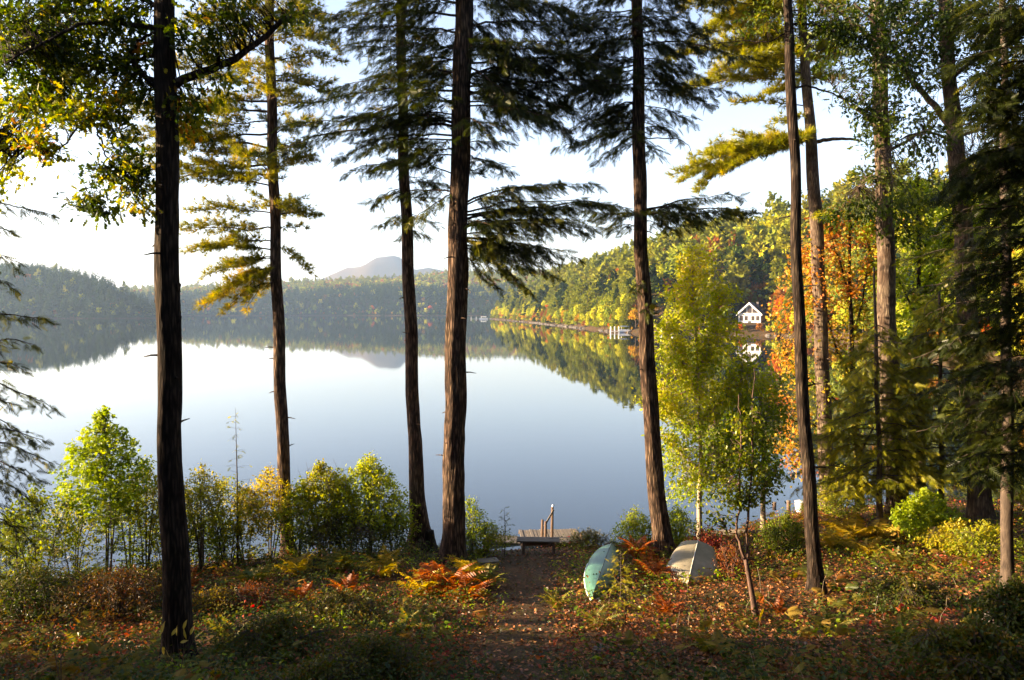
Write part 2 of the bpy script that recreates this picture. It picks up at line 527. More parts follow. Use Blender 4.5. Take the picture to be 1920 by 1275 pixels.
# ------------------------------------------------------------------ foreground tree builder
class Tree:
    def __init__(s, name, label, cat, base, trunk_px, d, bark, leafmat, group=None, lean=0.0, top=None, rough=.05, sides=20):
        """trunk_px: (px, py, width px) from the top down"""
        s.base = np.array(base, float)
        s.d = d
        s.root = thing(name, base, label, cat, group)
        s.bark = M[bark]; s.leafmat = M[leafmat]
        pts, rad = [], []
        for px, py, wd in trunk_px:
            dd = d + lean * (trunk_px[-1][1] - py) / 1000.0
            pts.append(P(px, py, dd)); rad.append(.92 * wd * dd / F / 2)
        if top:
            pts.insert(0, pts[0] + np.array(top)); rad.insert(0, rad[0] * .45)
        pts = np.array(pts[::-1]); rad = np.array(rad[::-1])
        pts = np.vstack([[pts[0][0], pts[0][1], s.base[2] - .2], pts[pts[:, 2] > s.base[2] + .05]])
        rad = np.r_[rad[0], rad[-(len(pts) - 1):]]
        s.tp, s.tr = pts, rad
        zz = np.arange(pts[0][2], pts[-1][2], .22)
        X = np.stack([np.interp(zz, pts[:, 2], pts[:, 0]) + .02 * np.sin(zz * 1.7 + d), np.interp(zz, pts[:, 2], pts[:, 1]), zz], 1)
        R = np.interp(zz, pts[:, 2], rad)
        h = zz - s.base[2]
        R = R * (1 + .45 * np.exp(-np.clip(h, 0, 9) / .28))
        G = Geo()
        tube(G, X, R, sides, True, rough)
        s.trunk = G.obj('trunk', s.bark, s.root, smooth=True)
        s.L = Geo(); s.W = Geo()
        s.nbr = 0

    def at(s, py=None, z=None):
        if z is None:
            z = P(CX, py, s.d)[2]
        return np.array([np.interp(z, s.tp[:, 2], s.tp[:, 0]), np.interp(z, s.tp[:, 2], s.tp[:, 1]), z])

    def rad(s, z):
        return np.interp(z, s.tp[:, 2], s.tr)

    def limb(s, pts, r0, r1=.012, smooth=5, name='branch', sides=7):
        """a visible bough through world points"""
        pts = np.array(pts, float)
        k = len(pts)
        tt = np.linspace(0, k - 1, (k - 1) * smooth + 1)
        X = np.stack([np.interp(tt, np.arange(k), pts[:, c]) for c in range(3)], 1)
        for _ in range(3):
            X[1:-1] = (X[:-2] + X[1:-1] * 2 + X[2:]) / 4
        X[1:-1] += rg.normal(0, .012, X[1:-1].shape)
        G = Geo()
        tube(G, X, np.linspace(r0, r1, len(X)), sides, True, .04)
        G.obj(name, s.bark, s.root, smooth=True)
        return X

    def bough(s, A, B, side=1.0, style='hemlock', dens=1.0, arch=.12, size=.26, r0=None, tint=.4, wood=True):
        A = np.array(A, float); B = np.array(B, float)
        Lb = np.linalg.norm(B - A)
        if Lb < .3:
            return
        mid = (A + B) / 2 + np.array([rnd.uniform(-.1, .1) * Lb, rnd.uniform(-.1, .1) * Lb, arch * Lb])
        t = np.linspace(0, 1, 14)[:, None]
        X = (1 - t) ** 2 * A + 2 * t * (1 - t) * mid + t * t * B
        X[1:] += np.cumsum(rg.normal(0, .018 * Lb ** .7, (13, 3)), 0) * np.array([1, 1, .8])
        r0 = r0 or (.009 + .006 * Lb)
        if wood:
            G = Geo()
            tube(G, X, np.linspace(r0, .006, 14), 6)
            G.obj('branch', s.bark, s.root, smooth=True)
        dirx = norm(B - A)
        perp = norm(np.cross(dirx, [0, 0, 1.0]))
        sp = {'hemlock': .115, 'pine': .085}[style] / dens
        n = max(3, int(Lb / sp))
        ps, ds, us, zs, ts = [], [], [], [], []
        for i in range(n):
            f = .14 + .86 * (i + rnd.random()) / n
            c = f * 13; ci = min(int(c), 12)
            p = X[ci] + (X[ci + 1] - X[ci]) * (c - ci)
            prof = (math.sin(math.pi * min(f * .75 + .2, 1)) ** .7) * (1 - f * .35)
            bl = side * prof * rnd.uniform(.55, 1.15)
            sg = 1 if i % 2 else -1
            bd = norm(dirx * rnd.uniform(.45, .95) + perp * sg * rnd.uniform(.6, 1) + np.array([0, 0, rnd.uniform(-.5, .2) if style == 'hemlock' else rnd.uniform(-.25, .55)]))
            ttint = tint + rnd.gauss(0, .16)
            m = max(3, int(bl / (.075 if style == 'hemlock' else .06)))
            u = (np.arange(m) + rg.random(m)) / m
            if style == 'pine':
                u = .25 + .75 * u
            q = p + bd * (u * bl)[:, None]
            q[:, 2] -= (.32 if style == 'hemlock' else -.05) * u * u * bl
            q += rg.normal(0, .03 if style == 'hemlock' else .05, q.shape)
            s2 = np.where(np.arange(m) % 2, 1, -1)[:, None]
            pb = norm(np.cross(bd, [0, 0, 1.0]))
            dd = bd + pb * s2 * rg.uniform(.2, .9, (m, 1)) + rg.normal(0, .18, (m, 3))
            if style == 'hemlock':
                dd[:, 2] -= rg.uniform(.05, .5, m)
                uu = np.array([0, 0, .8]) + rg.normal(0, .55, (m, 3))
            else:
                dd[:, 2] += .2
                dd += rg.normal(0, .35, (m, 3))
                uu = rg.normal(0, 1, (m, 3))
            ps.append(q); ds.append(dd); us.append(uu); zs.append(size * rg.uniform(.7, 1.25, m)); ts.append(ttint + rg.normal(0, .1, m))
            if wood and bl > .35:
                e = p + bd * bl; e[2] -= (.32 if style == 'hemlock' else -.05) * bl
                tube(s.W, [p, (p + e) / 2 + [0, 0, .02], e], [.007, .005, .002], 3, False)
        inst(s.L, SPRAY if style == 'hemlock' else TUFT, np.concatenate(ps), np.concatenate(ds), np.concatenate(us), np.concatenate(zs), np.concatenate(ts))

    def cluster(s, X, C, R, ntw, leaf=OAK, size=.12, nl=7, tint=.3, tsd=.2, droop=.3, spread=.28, tw=.005):
        """leafy twigs from the points X of a limb into the ellipsoid (C, R)"""
        C = np.array(C, float); R = np.array(R, float)
        X = np.atleast_2d(np.array(X, float))
        for _ in range(ntw):
            q = norm(rg.normal(0, 1, 3)) * rg.random() ** .4
            q = C + q * R
            j = np.argmin(((X - q) ** 2).sum(1) * rg.uniform(.6, 1.4, len(X)))
            a = X[j]
            v = q - a; L = np.linalg.norm(v)
            if L > .15:
                m1 = a + v * .5 + rg.normal(0, .06, 3) + np.array([0, 0, .06 * L])
                tube(s.W, [a, m1, q], [tw * 1.6 + .002 * L, tw, tw * .4], 3, False)
            dv = norm(v)
            u = rg.random(nl)
            pos = q - dv * (u * spread * 1.3)[:, None] + rg.normal(0, spread * .35, (nl, 3))
            D = dv * .6 + rg.normal(0, .7, (nl, 3)); D[:, 2] -= droop
            U = np.array([0, 0, 1.0]) + rg.normal(0, .55, (nl, 3))
            tt = tint + rg.normal(0, tsd)
            inst(s.L, leaf, pos, D, U, size * rg.uniform(.6, 1.25, nl), tt + rg.normal(0, .1, nl))

    def stubs(s, y0, y1, n):
        for i in range(n):
            A = s.at(y0 + (y1 - y0) * (i + rnd.random()) / n)
            a = rnd.random() * 6.28; r = s.rad(A[2]); L = r + rnd.uniform(.05, .45)
            D = np.array([math.cos(a), math.sin(a), rnd.uniform(-.2, .3)])
            G = Geo(); tube(G, [A + D * r * .5, A + D * (r + (L - r) * .5), A + D * L + [0, 0, -.03]], [.028, .018, .008], 5)
            G.obj('branch_stub', s.bark, s.root, smooth=True)

    def done(s):
        if s.L.n:
            s.L.obj('crown', s.leafmat, s.root)
        if s.W.n:
            tag(s.W.obj('twigs', s.bark, s.root), kind='stuff')


# ================================================================== SETTING
def build_terrain():
    az = np.radians(np.concatenate([np.arange(-180, -34, 3.0), np.arange(-34, 34, .4), np.arange(34, 181, 3.0)]))
    r = [1.2]
    while r[-1] < 7000:
        q = r[-1]
        r.append(q * (1.07 if q < 9 else 1.028 if q < 60 else 1.05 if q < 235 else 1.0105 if q < 1520 else 1.045))
    r = np.array(r)
    A, Rr = np.meshgrid(az, r)
    X, Y = np.sin(A) * Rr, np.cos(A) * Rr
    Z = gz(X, Y)
    G = Geo()
    n = len(az)
    i = np.arange(len(r) - 1)[:, None] * n; j = np.arange(n - 1)[None]
    q = np.stack([i + j, i + n + j, i + n + j + 1, i + j + 1], -1).reshape(-1, 4)
    G.add(np.stack([X, Y, Z], -1).reshape(-1, 3), None, q)
    c = len(az)
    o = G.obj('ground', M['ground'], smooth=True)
    tag(o, None, None, None, 'structure')
    G = Geo()
    G.add([(-1500, 10, 0), (700, 10, 0), (700, 1700, 0), (-1500, 1700, 0)], None, [(0, 1, 2, 3)])
    tag(G.obj('water', M['water']), kind='structure')


build_terrain()


def build_haze():
    m, t, o = new_mat('thin_haze')
    pv = N(t, 'ShaderNodeVolumePrincipled', Density=HAZE)
    pv.inputs['Color'].default_value = (.50, .70, 1.0, 1)
    pv.inputs['Anisotropy'].default_value = .35
    t.links.new(pv.outputs[0], o.inputs['Volume'])
    G = Geo()
    box(G, (0, 1900, 145), (12000, 9000, 310))
    tag(G.obj('haze', m), kind='stuff')


def box(G, c, size, R=None, tint=.5):
    v = np.array([(x, y, z) for x in (-.5, .5) for y in (-.5, .5) for z in (-.5, .5)]) * np.array(size)
    if R is not None:
        v = v @ np.array(R).T
    G.add(v + np.array(c, float), None, [(0, 1, 3, 2), (4, 6, 7, 5), (0, 4, 5, 1), (2, 3, 7, 6), (0, 2, 6, 4), (1, 5, 7, 3)], tint)


HAZE = 0.000105
build_haze()


# ------------------------------------------------------------------ far tree crowns
def crown_geo(kind, h, wd, near, seed):
    """crown (base of the trunk at 0,0,0)"""
    r = np.random.default_rng(seed)
    G = Geo()
    if kind == 'round':
        nl, nc, sz = (17, 75, .075) if near else (9, 26, .13)
        for _ in range(nl):
            u = norm(r.normal(0, 1, 3)); u[2] = abs(u[2]) * 1.2 - .45
            c = np.array([0, 0, .54 * h]) + u * np.array([.62 * wd, .62 * wd, .38 * h]) * r.uniform(.5, 1)
            lr = wd * r.uniform(.33, .52)
            q = norm(r.normal(0, 1, (nc, 3)))
            q[:, 2] = np.abs(q[:, 2]) * .9 - .25
            pos = c + q * lr * r.uniform(.75, 1.1, (nc, 1))
            inst(G, LEAF if near else DIA, pos, r.normal(0, 1, (nc, 3)) + [0, 0, -.3], q + r.normal(0, .5, (nc, 3)), h * sz * r.uniform(.6, 1.3, nc),
                 r.uniform(.2, .8) + r.normal(0, .12, nc))
    elif kind == 'cone':
        n, sz = (1500, .085) if near else (230, .16)
        z = r.random(n) ** 1.25
        zz = (.1 + .9 * z) * h
        tier = np.floor(z * 16) / 16
        rr = wd * (1 - z) ** .85 * (.55 + .45 * r.random(n)) * (.75 + .5 * vnoise(tier * 91, r.random() * 9 + np.floor(r.random(n) * 7) * 3.3) + .2) + .02 * h * (1 - z)
        a = r.random(n) * 6.283
        pos = np.stack([np.cos(a) * rr, np.sin(a) * rr, zz - .25 * rr], -1)
        D = np.stack([np.cos(a), np.sin(a), np.full(n, -.35)], -1) + r.normal(0, .25, (n, 3))
        inst(G, LEAF if near else DIA, pos, D, np.array([0, 0, 1]) + r.normal(0, .4, (n, 3)), h * sz * (.45 + .8 * (1 - z)) * r.uniform(.7, 1.2, n), .45 + .18 * r.normal(0, 1, n))
    else:                                   # pine: flat irregular plates
        nb, nc, sz = (26, 60, .05) if near else (12, 22, .10)
        for k in range(nb):
            f = (k + r.random()) / nb
            z = h * (.3 + .68 * f)
            a = r.random() * 6.283
            L = wd * (1.15 - f) * r.uniform(.5, 1.15) + .03 * h
            u = r.random(nc) ** .6
            ca, sa = math.cos(a), math.sin(a)
            sp = r.normal(0, .3, nc) * L * u
            pos = np.stack([ca * u * L - sa * sp, sa * u * L + ca * sp, z + .28 * u * L + r.normal(0, .014 * h, nc)], -1)
            inst(G, LEAF if near else DIA, pos, np.array([ca, sa, .4]) + r.normal(0, .6, (nc, 3)), np.array([0, 0, 1]) + r.normal(0, .6, (nc, 3)), h * sz * r.uniform(.7, 1.4, nc),
                 .45 + .15 * r.normal() + .1 * r.normal(0, 1, nc))
    return G


FC = {'green': [(.035, .06, .014), (.06, .085, .018), (.10, .115, .02)],
      'lime': [(.09, .12, .018), (.15, .165, .02), (.22, .19, .022)],
      'gold': [(.20, .17, .02), (.28, .19, .022), (.32, .15, .02)],
      'orange': [(.26, .13, .02), (.32, .10, .02), (.30, .065, .02)],
      'rust': [(.12, .075, .022), (.17, .075, .025), (.15, .05, .022)],
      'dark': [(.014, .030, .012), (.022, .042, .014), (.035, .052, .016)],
      'pineg': [(.035, .052, .012), (.06, .075, .014), (.09, .09, .016)]}
for k, v in FC.items():
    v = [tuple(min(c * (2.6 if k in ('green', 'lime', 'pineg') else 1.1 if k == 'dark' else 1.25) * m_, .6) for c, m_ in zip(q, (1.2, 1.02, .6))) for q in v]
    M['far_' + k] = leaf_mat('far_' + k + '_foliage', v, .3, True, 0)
    M['mid_' + k] = leaf_mat('shore_' + k + '_foliage', v, .32, False, 0)
FARK = [('green', 'round', 15, 4.6), ('lime', 'round', 14, 4.4), ('gold', 'round', 13, 4.2), ('orange', 'round', 13, 4.2), ('rust', 'round', 14, 4.6), ('dark', 'cone', 19, 3.6), ('pineg', 'pine', 20, 5)]
protos = []
for i, (c, k, h, wd) in enumerate(FARK):
    me = crown_geo(k, h, wd, False, 50 + i).mesh('far_crown', M['far_' + c])
    protos.append(bpy.data.objects.new('far_tree_source', me))


def wood(name, label, pts, kinds, sc):
    me = bpy.data.meshes.new(name)
    me.vertices.add(len(pts)); me.vertices.foreach_set('co', np.asarray(pts, np.float32).ravel())
    for nm, ty, dat in (('tree_kind', 'INT', kinds), ('tree_scale', 'FLOAT', sc), ('tree_turn', 'FLOAT', rg.random(len(pts)) * 6.28)):
        a = me.attributes.new(nm, ty, 'POINT')
        a.data.foreach_set('value', np.asarray(dat, np.int32 if ty == 'INT' else np.float32))
    me.update()
    o = bpy.data.objects.new(name, me)
    COL.objects.link(o)
    ng = bpy.data.node_groups.new(name, 'GeometryNodeTree')
    ng.interface.new_socket('Geometry', in_out='INPUT', socket_type='NodeSocketGeometry')
    ng.interface.new_socket('Geometry', in_out='OUTPUT', socket_type='NodeSocketGeometry')
    gi = ng.nodes.new('NodeGroupInput'); go = ng.nodes.new('NodeGroupOutput')
    jn = ng.nodes.new('GeometryNodeJoinGeometry')

    def attr(nm, ty):
        a = ng.nodes.new('GeometryNodeInputNamedAttribute'); a.data_type = ty; a.inputs[0].default_value = nm
        return a.outputs[0]
    ka, sa, ta = attr('tree_kind', 'INT'), attr('tree_scale', 'FLOAT'), attr('tree_turn', 'FLOAT')
    cx = ng.nodes.new('ShaderNodeCombineXYZ'); ng.links.new(ta, cx.inputs[2])
    for i, p in enumerate(protos):
        cp = ng.nodes.new('FunctionNodeCompare'); cp.data_type = 'INT'; cp.operation = 'EQUAL'
        ins = [x for x in cp.inputs if x.enabled and x.type == 'INT']
        ng.links.new(ka, ins[0]); ins[1].default_value = i
        oi = ng.nodes.new('GeometryNodeObjectInfo'); oi.inputs['Object'].default_value = p; oi.inputs['As Instance'].default_value = True
        ip = ng.nodes.new('GeometryNodeInstanceOnPoints')
        ng.links.new(gi.outputs[0], ip.inputs['Points']); ng.links.new(cp.outputs[0], ip.inputs['Selection'])
        ng.links.new(oi.outputs['Geometry'], ip.inputs['Instance']); ng.links.new(cx.outputs[0], ip.inputs['Rotation'])
        ng.links.new(sa, ip.inputs['Scale'])
        ng.links.new(ip.outputs[0], jn.inputs[0])
    ng.links.new(jn.outputs[0], go.inputs[0])
    md = o.modifiers.new('trees', 'NODES'); md.node_group = ng
    tag(o, label, None, None, 'stuff')
    return o


def scatter(x0, x1, y0, y1, spacing, smin=2, hole=True):
    nx, ny = int((x1 - x0) / spacing), int((y1 - y0) / spacing)
    X, Y = np.meshgrid(np.linspace(x0, x1, nx), np.linspace(y0, y1, ny))
    X = (X + rg.uniform(-.5, .5, X.shape) * spacing).ravel(); Y = (Y + rg.uniform(-.5, .5, Y.shape) * spacing).ravel()
    s = shore(X, Y)
    k = s > smin
    px = CX + F * X / np.maximum(Y, 1)
    k &= (px > -260) & (px < 2400)
    if hole:
        k &= ~((np.abs(X - 88 - (Y - 291) * .3) < 9) & (Y < 300) & (Y > 250))
    X, Y, s = X[k], Y[k], s[k]
    return X, Y, gz(X, Y) - .5, s


def pick(p, n):
    p = np.array(p, float)
    return rg.choice(len(p), n, p=p / p.sum())


# left headland (871 m), far shore, hills beyond
XA, YA, ZA, sA = scatter(-1000, 700, 860, 1500, 3.6, .5)
k = (sA < 14)
XA, YA, ZA = XA[k], YA[k], ZA[k]
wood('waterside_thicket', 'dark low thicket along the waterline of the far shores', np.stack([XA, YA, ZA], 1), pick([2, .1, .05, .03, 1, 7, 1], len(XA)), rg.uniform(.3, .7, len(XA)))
X, Y, Z, s = scatter(-900, -385, 860, 1180, 6.8)
n = len(X)
wood('left_headland_wood', 'hazy wooded headland across the lake with autumn crowns along its ridge', np.stack([X, Y, Z], 1), np.where((s < 120) & (rg.random(n) < .9), 5, pick([3, .3, .2, .25, 3, 6, 2.5], n)), rg.uniform(.7, 1.15, n))  # mostly dark kinds below the ridge: the headland's shaded front as colour
X, Y, Z, s = scatter(-1000, 700, 1330, 2250, 9.0)
n = len(X)
kk = pick([5, 4, 1.4, .9, 3, .8, 2], n)
kk = np.where((s < 130) & (rg.random(n) < .85), 5, kk)  # shade on the lower belt imitated by choosing dark conifers
wood('far_shore_wood', 'wooded far shore with dark conifers standing in for shade below and green and rust crowns on the hill', np.stack([X, Y, Z], 1), kk, rg.uniform(.75, 1.25, n))
# right shore behind the individually built trees
X, Y, Z, s = scatter(-30, 420, 60, 1000, 6.2, 17)
k = (X * F / Y + CX < 2150)
X, Y, Z, s = X[k], Y[k], Z[k], s[k]
n = len(X)
wood('right_shore_wood', 'mixed autumn wood climbing the hill behind the right shore', np.stack([X, Y, Z], 1), pick([4, 4.5, 1.4, .7, 1.2, 1.4, 5], n), rg.uniform(.75, 1.2, n))
print('woods done')
#@@MID


# ================================================================== RIGHT SHORE, TREE BY TREE
def copy_tree(o, loc, sc, rz, label, group, cat='tree'):
    c = o.copy(); COL.objects.link(c)
    c.location = loc; c.scale = (sc[0], sc[0], sc[1]); c.rotation_euler = (0, 0, rz)
    tag(c, label, cat, group)
    for ch in o.children:
        d = ch.copy(); COL.objects.link(d); d.parent = c
    return c


MIDK = [('shore_pine', 'pineg', 'pine', 20, 5.5, 'tall irregular pine'), ('shore_pine', 'dark', 'pine', 22, 5.0, 'dark tall pine'), ('shore_hemlock', 'dark', 'cone', 18, 3.8, 'dark pointed hemlock'),
        ('shore_maple', 'green', 'round', 15, 4.4, 'green leafy tree'), ('shore_maple', 'lime', 'round', 14, 4.0, 'yellow-green leafy tree'),
        ('shore_birch', 'gold', 'round', 12, 3.4, 'golden leafy tree'), ('shore_maple', 'orange', 'round', 12, 3.6, 'orange maple'), ('shore_oak', 'rust', 'round', 14, 4.2, 'brownish oak'),
        ('shore_pine', 'pineg', 'cone', 17, 3.9, 'bright green conical pine')]
mid = []
for i, (nm, c, k, h, wd, desc) in enumerate(MIDK):
    r_ = thing(nm, (0, 0, 0), desc, 'tree')
    G = Geo()
    zz = np.linspace(-.6, h * (.93 if k != 'round' else .75), 6)
    tube(G, np.stack([.12 * np.sin(zz * .4), .1 * np.cos(zz * .5), zz], 1), np.linspace(.26, .06, 6), 6)
    if k == 'round':
        for q in range(5):
            a = q * 1.3
            tube(G, [(0, 0, h * (.3 + q * .07)), (math.cos(a) * 1.4, math.sin(a) * 1.4, h * (.48 + q * .06)), (math.cos(a) * 2.3, math.sin(a) * 2.3, h * (.62 + q * .05))], [.1, .07, .03], 4)
    G.obj('trunk', M['bark_grey'], r_)
    crown_geo(k, h, wd, True, 90 + i).obj('crown', M['mid_' + c], r_)
    mid.append(r_)


def zone(px):
    for a, b in ((960, 'near the point tip'), (1010, 'right of the point tip'), (1070, 'behind the first rocks'), (1130, 'above the rocky shore'),
                 (1190, 'behind the boat dock'), (1260, 'right of the boat dock'), (1350, 'left of the cottage'), (1500, 'beside the cottage')):
        if px < a:
            return b
    return 'right of the cottage'


used = set()


def mid_tree(k, x, y, sc, row=''):
    nm, c, kk, h, wd, desc = MIDK[k]
    px = CX + F * x / y
    lab = f"{desc} {row + ' ' if row else ''}{zone(px)}"
    loc = (x, y, g(x, y) - .1)
    wsc = sc * rnd.uniform(.85, 1.15)
    if k not in used:
        used.add(k)
        o = mid[k]; o.location = loc; o.scale = (wsc, wsc, sc); tag(o, lab, 'tree', f"{desc}s {zone(px)}")
    else:
        copy_tree(mid[k], loc, (wsc, sc), rnd.random() * 6.28, lab, f"{desc}s {zone(px)}")


edge = LAKE[27:37] if False else np.array([(80, 165), (86, 215), (85, 264), (72, 272), (56, 280), (40, 306), (28, 422), (13, 560), (-10, 740), (-23, 815), (-14, 850)], float)
sl = np.r_[0, np.cumsum(np.linalg.norm(np.diff(edge, axis=0), axis=1))]
for row, off, step in ((0, 2.4, 4.6), (1, 7.5, 6.4), (2, 13.5, 8.0)):
    u = 0.0
    while u < sl[-1]:
        p = np.array([np.interp(u, sl, edge[:, 0]), np.interp(u, sl, edge[:, 1])])
        q = np.array([np.interp(u + 4, sl, edge[:, 0]), np.interp(u + 4, sl, edge[:, 1])])
        d = q - p if u + 4 < sl[-1] else np.array([-1.0, 1.0])
        d /= np.linalg.norm(d) + 1e-9
        nrm_ = np.array([d[1], -d[0]])
        t = p + nrm_ * (off + rnd.uniform(-1.2, 1.2))
        u += step * rnd.uniform(.7, 1.35)
        sv = shore([t[0]], [t[1]])[0]
        if sv < 1.2:
            continue
        if abs(t[0] - 88 - (t[1] - 291) * .3) < 8 and 240 < t[1] < 300:
            continue
        if 45 < t[0] < 92 and 284 < t[1] < 297:
            continue
        px = CX + F * t[0] / t[1]
        wts = [[.10, .02, .06, .22, .30, .12, .03, .06, .14], [.26, .06, .06, .16, .14, .07, .05, .06, .14], [.36, .10, .10, .12, .10, .05, .04, .05, .10]][row]
        k = rnd.choices(range(9), wts)[0]
        sc = (rnd.uniform(.45, .85) if row == 0 else rnd.uniform(.7, 1.05))
        mid_tree(k, t[0], t[1], sc, ['at the waterline', 'in the second row', 'high behind'][row])
# the cove side nearer than the tree-by-tree shore
X, Y, Z, s = scatter(20, 130, 40, 175, 4.2, 1.5)
k = (X * F / Y + CX < 2150) & (np.hypot(X, Y) > 48)
X, Y, Z, s = X[k], Y[k], Z[k], s[k]
n = len(X)
wood('cove_wood', 'leafy wood along the cove behind the nearest right hand trees', np.stack([X, Y, Z], 1), pick([4, 4, 2, 1.5, 1, 1, 2], n), rg.uniform(.4, .8, n))
X = []; 
for u in np.arange(60, sl[-1], 1.9):
    if 1:
        x = np.interp(u, sl, edge[:, 0]); y = np.interp(u, sl, edge[:, 1])
        X.append((x + rnd.uniform(.8, 5), y + rnd.uniform(-1.5, 3)))
X = np.array(X); k = (shore(X[:, 0], X[:, 1]) > 1.0) & ~((np.abs(X[:, 0] - 84) < 5) & (X[:, 1] > 250) & (X[:, 1] < 262)); X = X[k]
wood('shore_thicket', 'leafy thicket hanging low over the right shore waterline', np.stack([X[:, 0], X[:, 1], gz(X[:, 0], X[:, 1]) - .6], 1), pick([5, 6, 1.0, .3, 1, .5, .2], len(X)), rg.uniform(.16, .36, len(X)))
ww = [(x, y) for y in np.arange(-46, -5, 5.0) for x in np.arange(-60, 62, 5.5)] + [(x, y) for x in np.arange(24, 60, 5.0) for y in np.arange(-4, 26, 5.0)]  # unseen trees added behind and to the right to cut sky fill
X = np.array(ww) + rg.normal(0, 1.4, (len(ww), 2))
wood('sky_blocking_wood', 'unseen woodland added around the viewpoint to block sky light', np.stack([X[:, 0], X[:, 1], gz(X[:, 0], X[:, 1]) - .3], 1), pick([5, 3, .5, .5, 1, 5, 3], len(X)), rg.uniform(1.0, 1.4, len(X)))
# landmarks: yellow birch at the waterline, the red maple and dark pines by the cottage
for (px, y, k, sc, lab) in ((1030, 470, 5, .62, 'bright yellow tree leaning over the shore rocks'), (1348, 300, 6, .9, 'single red-orange maple on the slope left of the cottage'),
                            (1385, 312, 1, 1.0, 'dark tall pine standing directly behind the white cottage'), (1432, 306, 1, 1.1, 'dark pine rising right behind the cottage roof'),
                            (1462, 296, 0, 1.15, 'tallest broad pine on the skyline right of the cottage'), (1415, 303, 8, .62, 'small bright conical pine beside the cottage roof'),
                            (1452, 280, 8, .6, 'conical green pine between the cottage and the thin dark trunk'), (1365, 296, 2, .8, 'dark hemlock left of the cottage gable')):
    x = (px - CX) / F * y
    c = copy_tree(mid[k], (x, y, g(x, y) - .1), (sc, sc), rnd.random() * 6, lab, None)
    if 'group' in c:
        del c['group']

# cottage
def cottage():
    y0 = 291.0
    c0 = P(1405, 611, y0)
    X0, Z0 = c0[0], c0[2] - .4
    t = thing('cottage', (X0, y0, Z0), 'small white gabled lake cottage with dark roof among the pines', 'cottage')
    W2, hw, hr, dp = 4.0, 4.9, 8.6, 9.0
    G = Geo()
    v = []
    for yy in (y0, y0 + dp):
        v += [(X0 - W2, yy, Z0 - 2), (X0 + W2, yy, Z0 - 2), (X0 + W2, yy, Z0 + hw), (X0, yy, Z0 + hr), (X0 - W2, yy, Z0 + hw)]
    G.add(v, [(2, 3, 4), (7, 9, 8)], [(0, 1, 2, 4), (6, 5, 9, 7), (0, 4, 9, 5), (1, 6, 7, 2)])
    wall = G.obj('wall', M['white'], t)
    for sg in (-1, 1):
        G = Geo()
        e = np.array([sg * (W2 + .55), 0, hw - .55]); r = np.array([0, 0, hr + .12])
        pts = []
        for yy in (y0 - .7, y0 + dp + .5):
            for dz in (0, .28):
                pts += [(X0 + e[0], yy, Z0 + e[2] + dz), (X0 + r[0] + sg * .002, yy, Z0 + r[2] + dz)]
        G.add(pts, None, [(0, 1, 3, 2), (4, 6, 7, 5), (0, 2, 6, 4), (1, 5, 7, 3), (2, 3, 7, 6), (0, 4, 5, 1)])
        ro = G.obj('roof', M['roof'], t)
        G = Geo()
        pts = []
        for yy in (y0 - .86, y0 - .72):
            for dz in (-.32, .3):
                pts += [(X0 + e[0] * 1.02, yy, Z0 + e[2] + dz), (X0 + sg * .002, yy, Z0 + r[2] + dz)]
        G.add(pts, None, [(0, 1, 3, 2), (4, 6, 7, 5), (0, 2, 6, 4), (1, 5, 7, 3), (2, 3, 7, 6), (0, 4, 5, 1)])
        G.obj('fascia', M['trim'], t)
    # gable glazing in three panes with white bars
    def pane(poly):
        G = Geo(); n = len(poly)
        G.add([(X0 + a, y0 - .06, Z0 + b) for a, b in poly], [(0, i, i + 1) for i in range(1, n - 1)])
        return G.obj('window', M['pane'], t)
    slope = (hr - hw) / W2
    pane([(-.8, hw + .2), (.8, hw + .2), (.8, hr - .8 * slope - .6), (0, hr - .8), (-.8, hr - .8 * slope - .6)])
    for sg in (-1, 1):
        pane([(sg * 1.02, hw + .2), (sg * 3.25, hw + .2), (sg * 1.02, hr - 1.02 * slope - .6)])
    G = Geo(); box(G, (X0, y0 - .1, Z0 + hw), (2 * W2, .14, .3)); G.obj('trim_board', M['trim'], t)
    for x in (-2.9, -1.2, 1.2, 2.9):
        G = Geo(); box(G, (X0 + x, y0 - .05, Z0 + 3.2), (1.1, .08, 1.7)); wn = G.obj('window', M['pane'], t)
        G = Geo()
        for dx, dz, sx, sz in ((-.6, 0, .12, 1.9), (.6, 0, .12, 1.9), (0, .9, 1.3, .12), (0, -.9, 1.3, .12), (0, 0, .08, 1.7)):
            box(G, (X0 + x + dx, y0 - .12, Z0 + 3.2 + dz), (sx, .06, sz))
        G.obj('frame', M['trim'], wn)
    G = Geo(); box(G, (X0, y0 - .06, Z0 + 1.2), (1.0, .08, 2.1)); G.obj('door', M['roof'], t)
    G = Geo(); box(G, (X0 + 2, y0 + 5, Z0 + hr - .3), (.8, .8, 1.8)); G.obj('chimney', M['rock'], t)
    for sg in (-1, 1):
        G = Geo(); box(G, (X0 + sg * 3.4, y0 - 2.4, Z0 + .2), (.16, .16, 2.6)); G.obj('deck_post', M['trim'], t)
    G = Geo(); box(G, (X0, y0 - 1.4, Z0 + .05), (8.6, 2.4, .18)); G.obj('deck', M['white'], t)
    G = Geo(); box(G, (X0, y0 - 2.5, Z0 + 1.2), (8.2, .08, .1)); G.obj('railing', M['trim'], t)
    t.rotation_euler = (0, 0, math.radians(-27))
cottage()


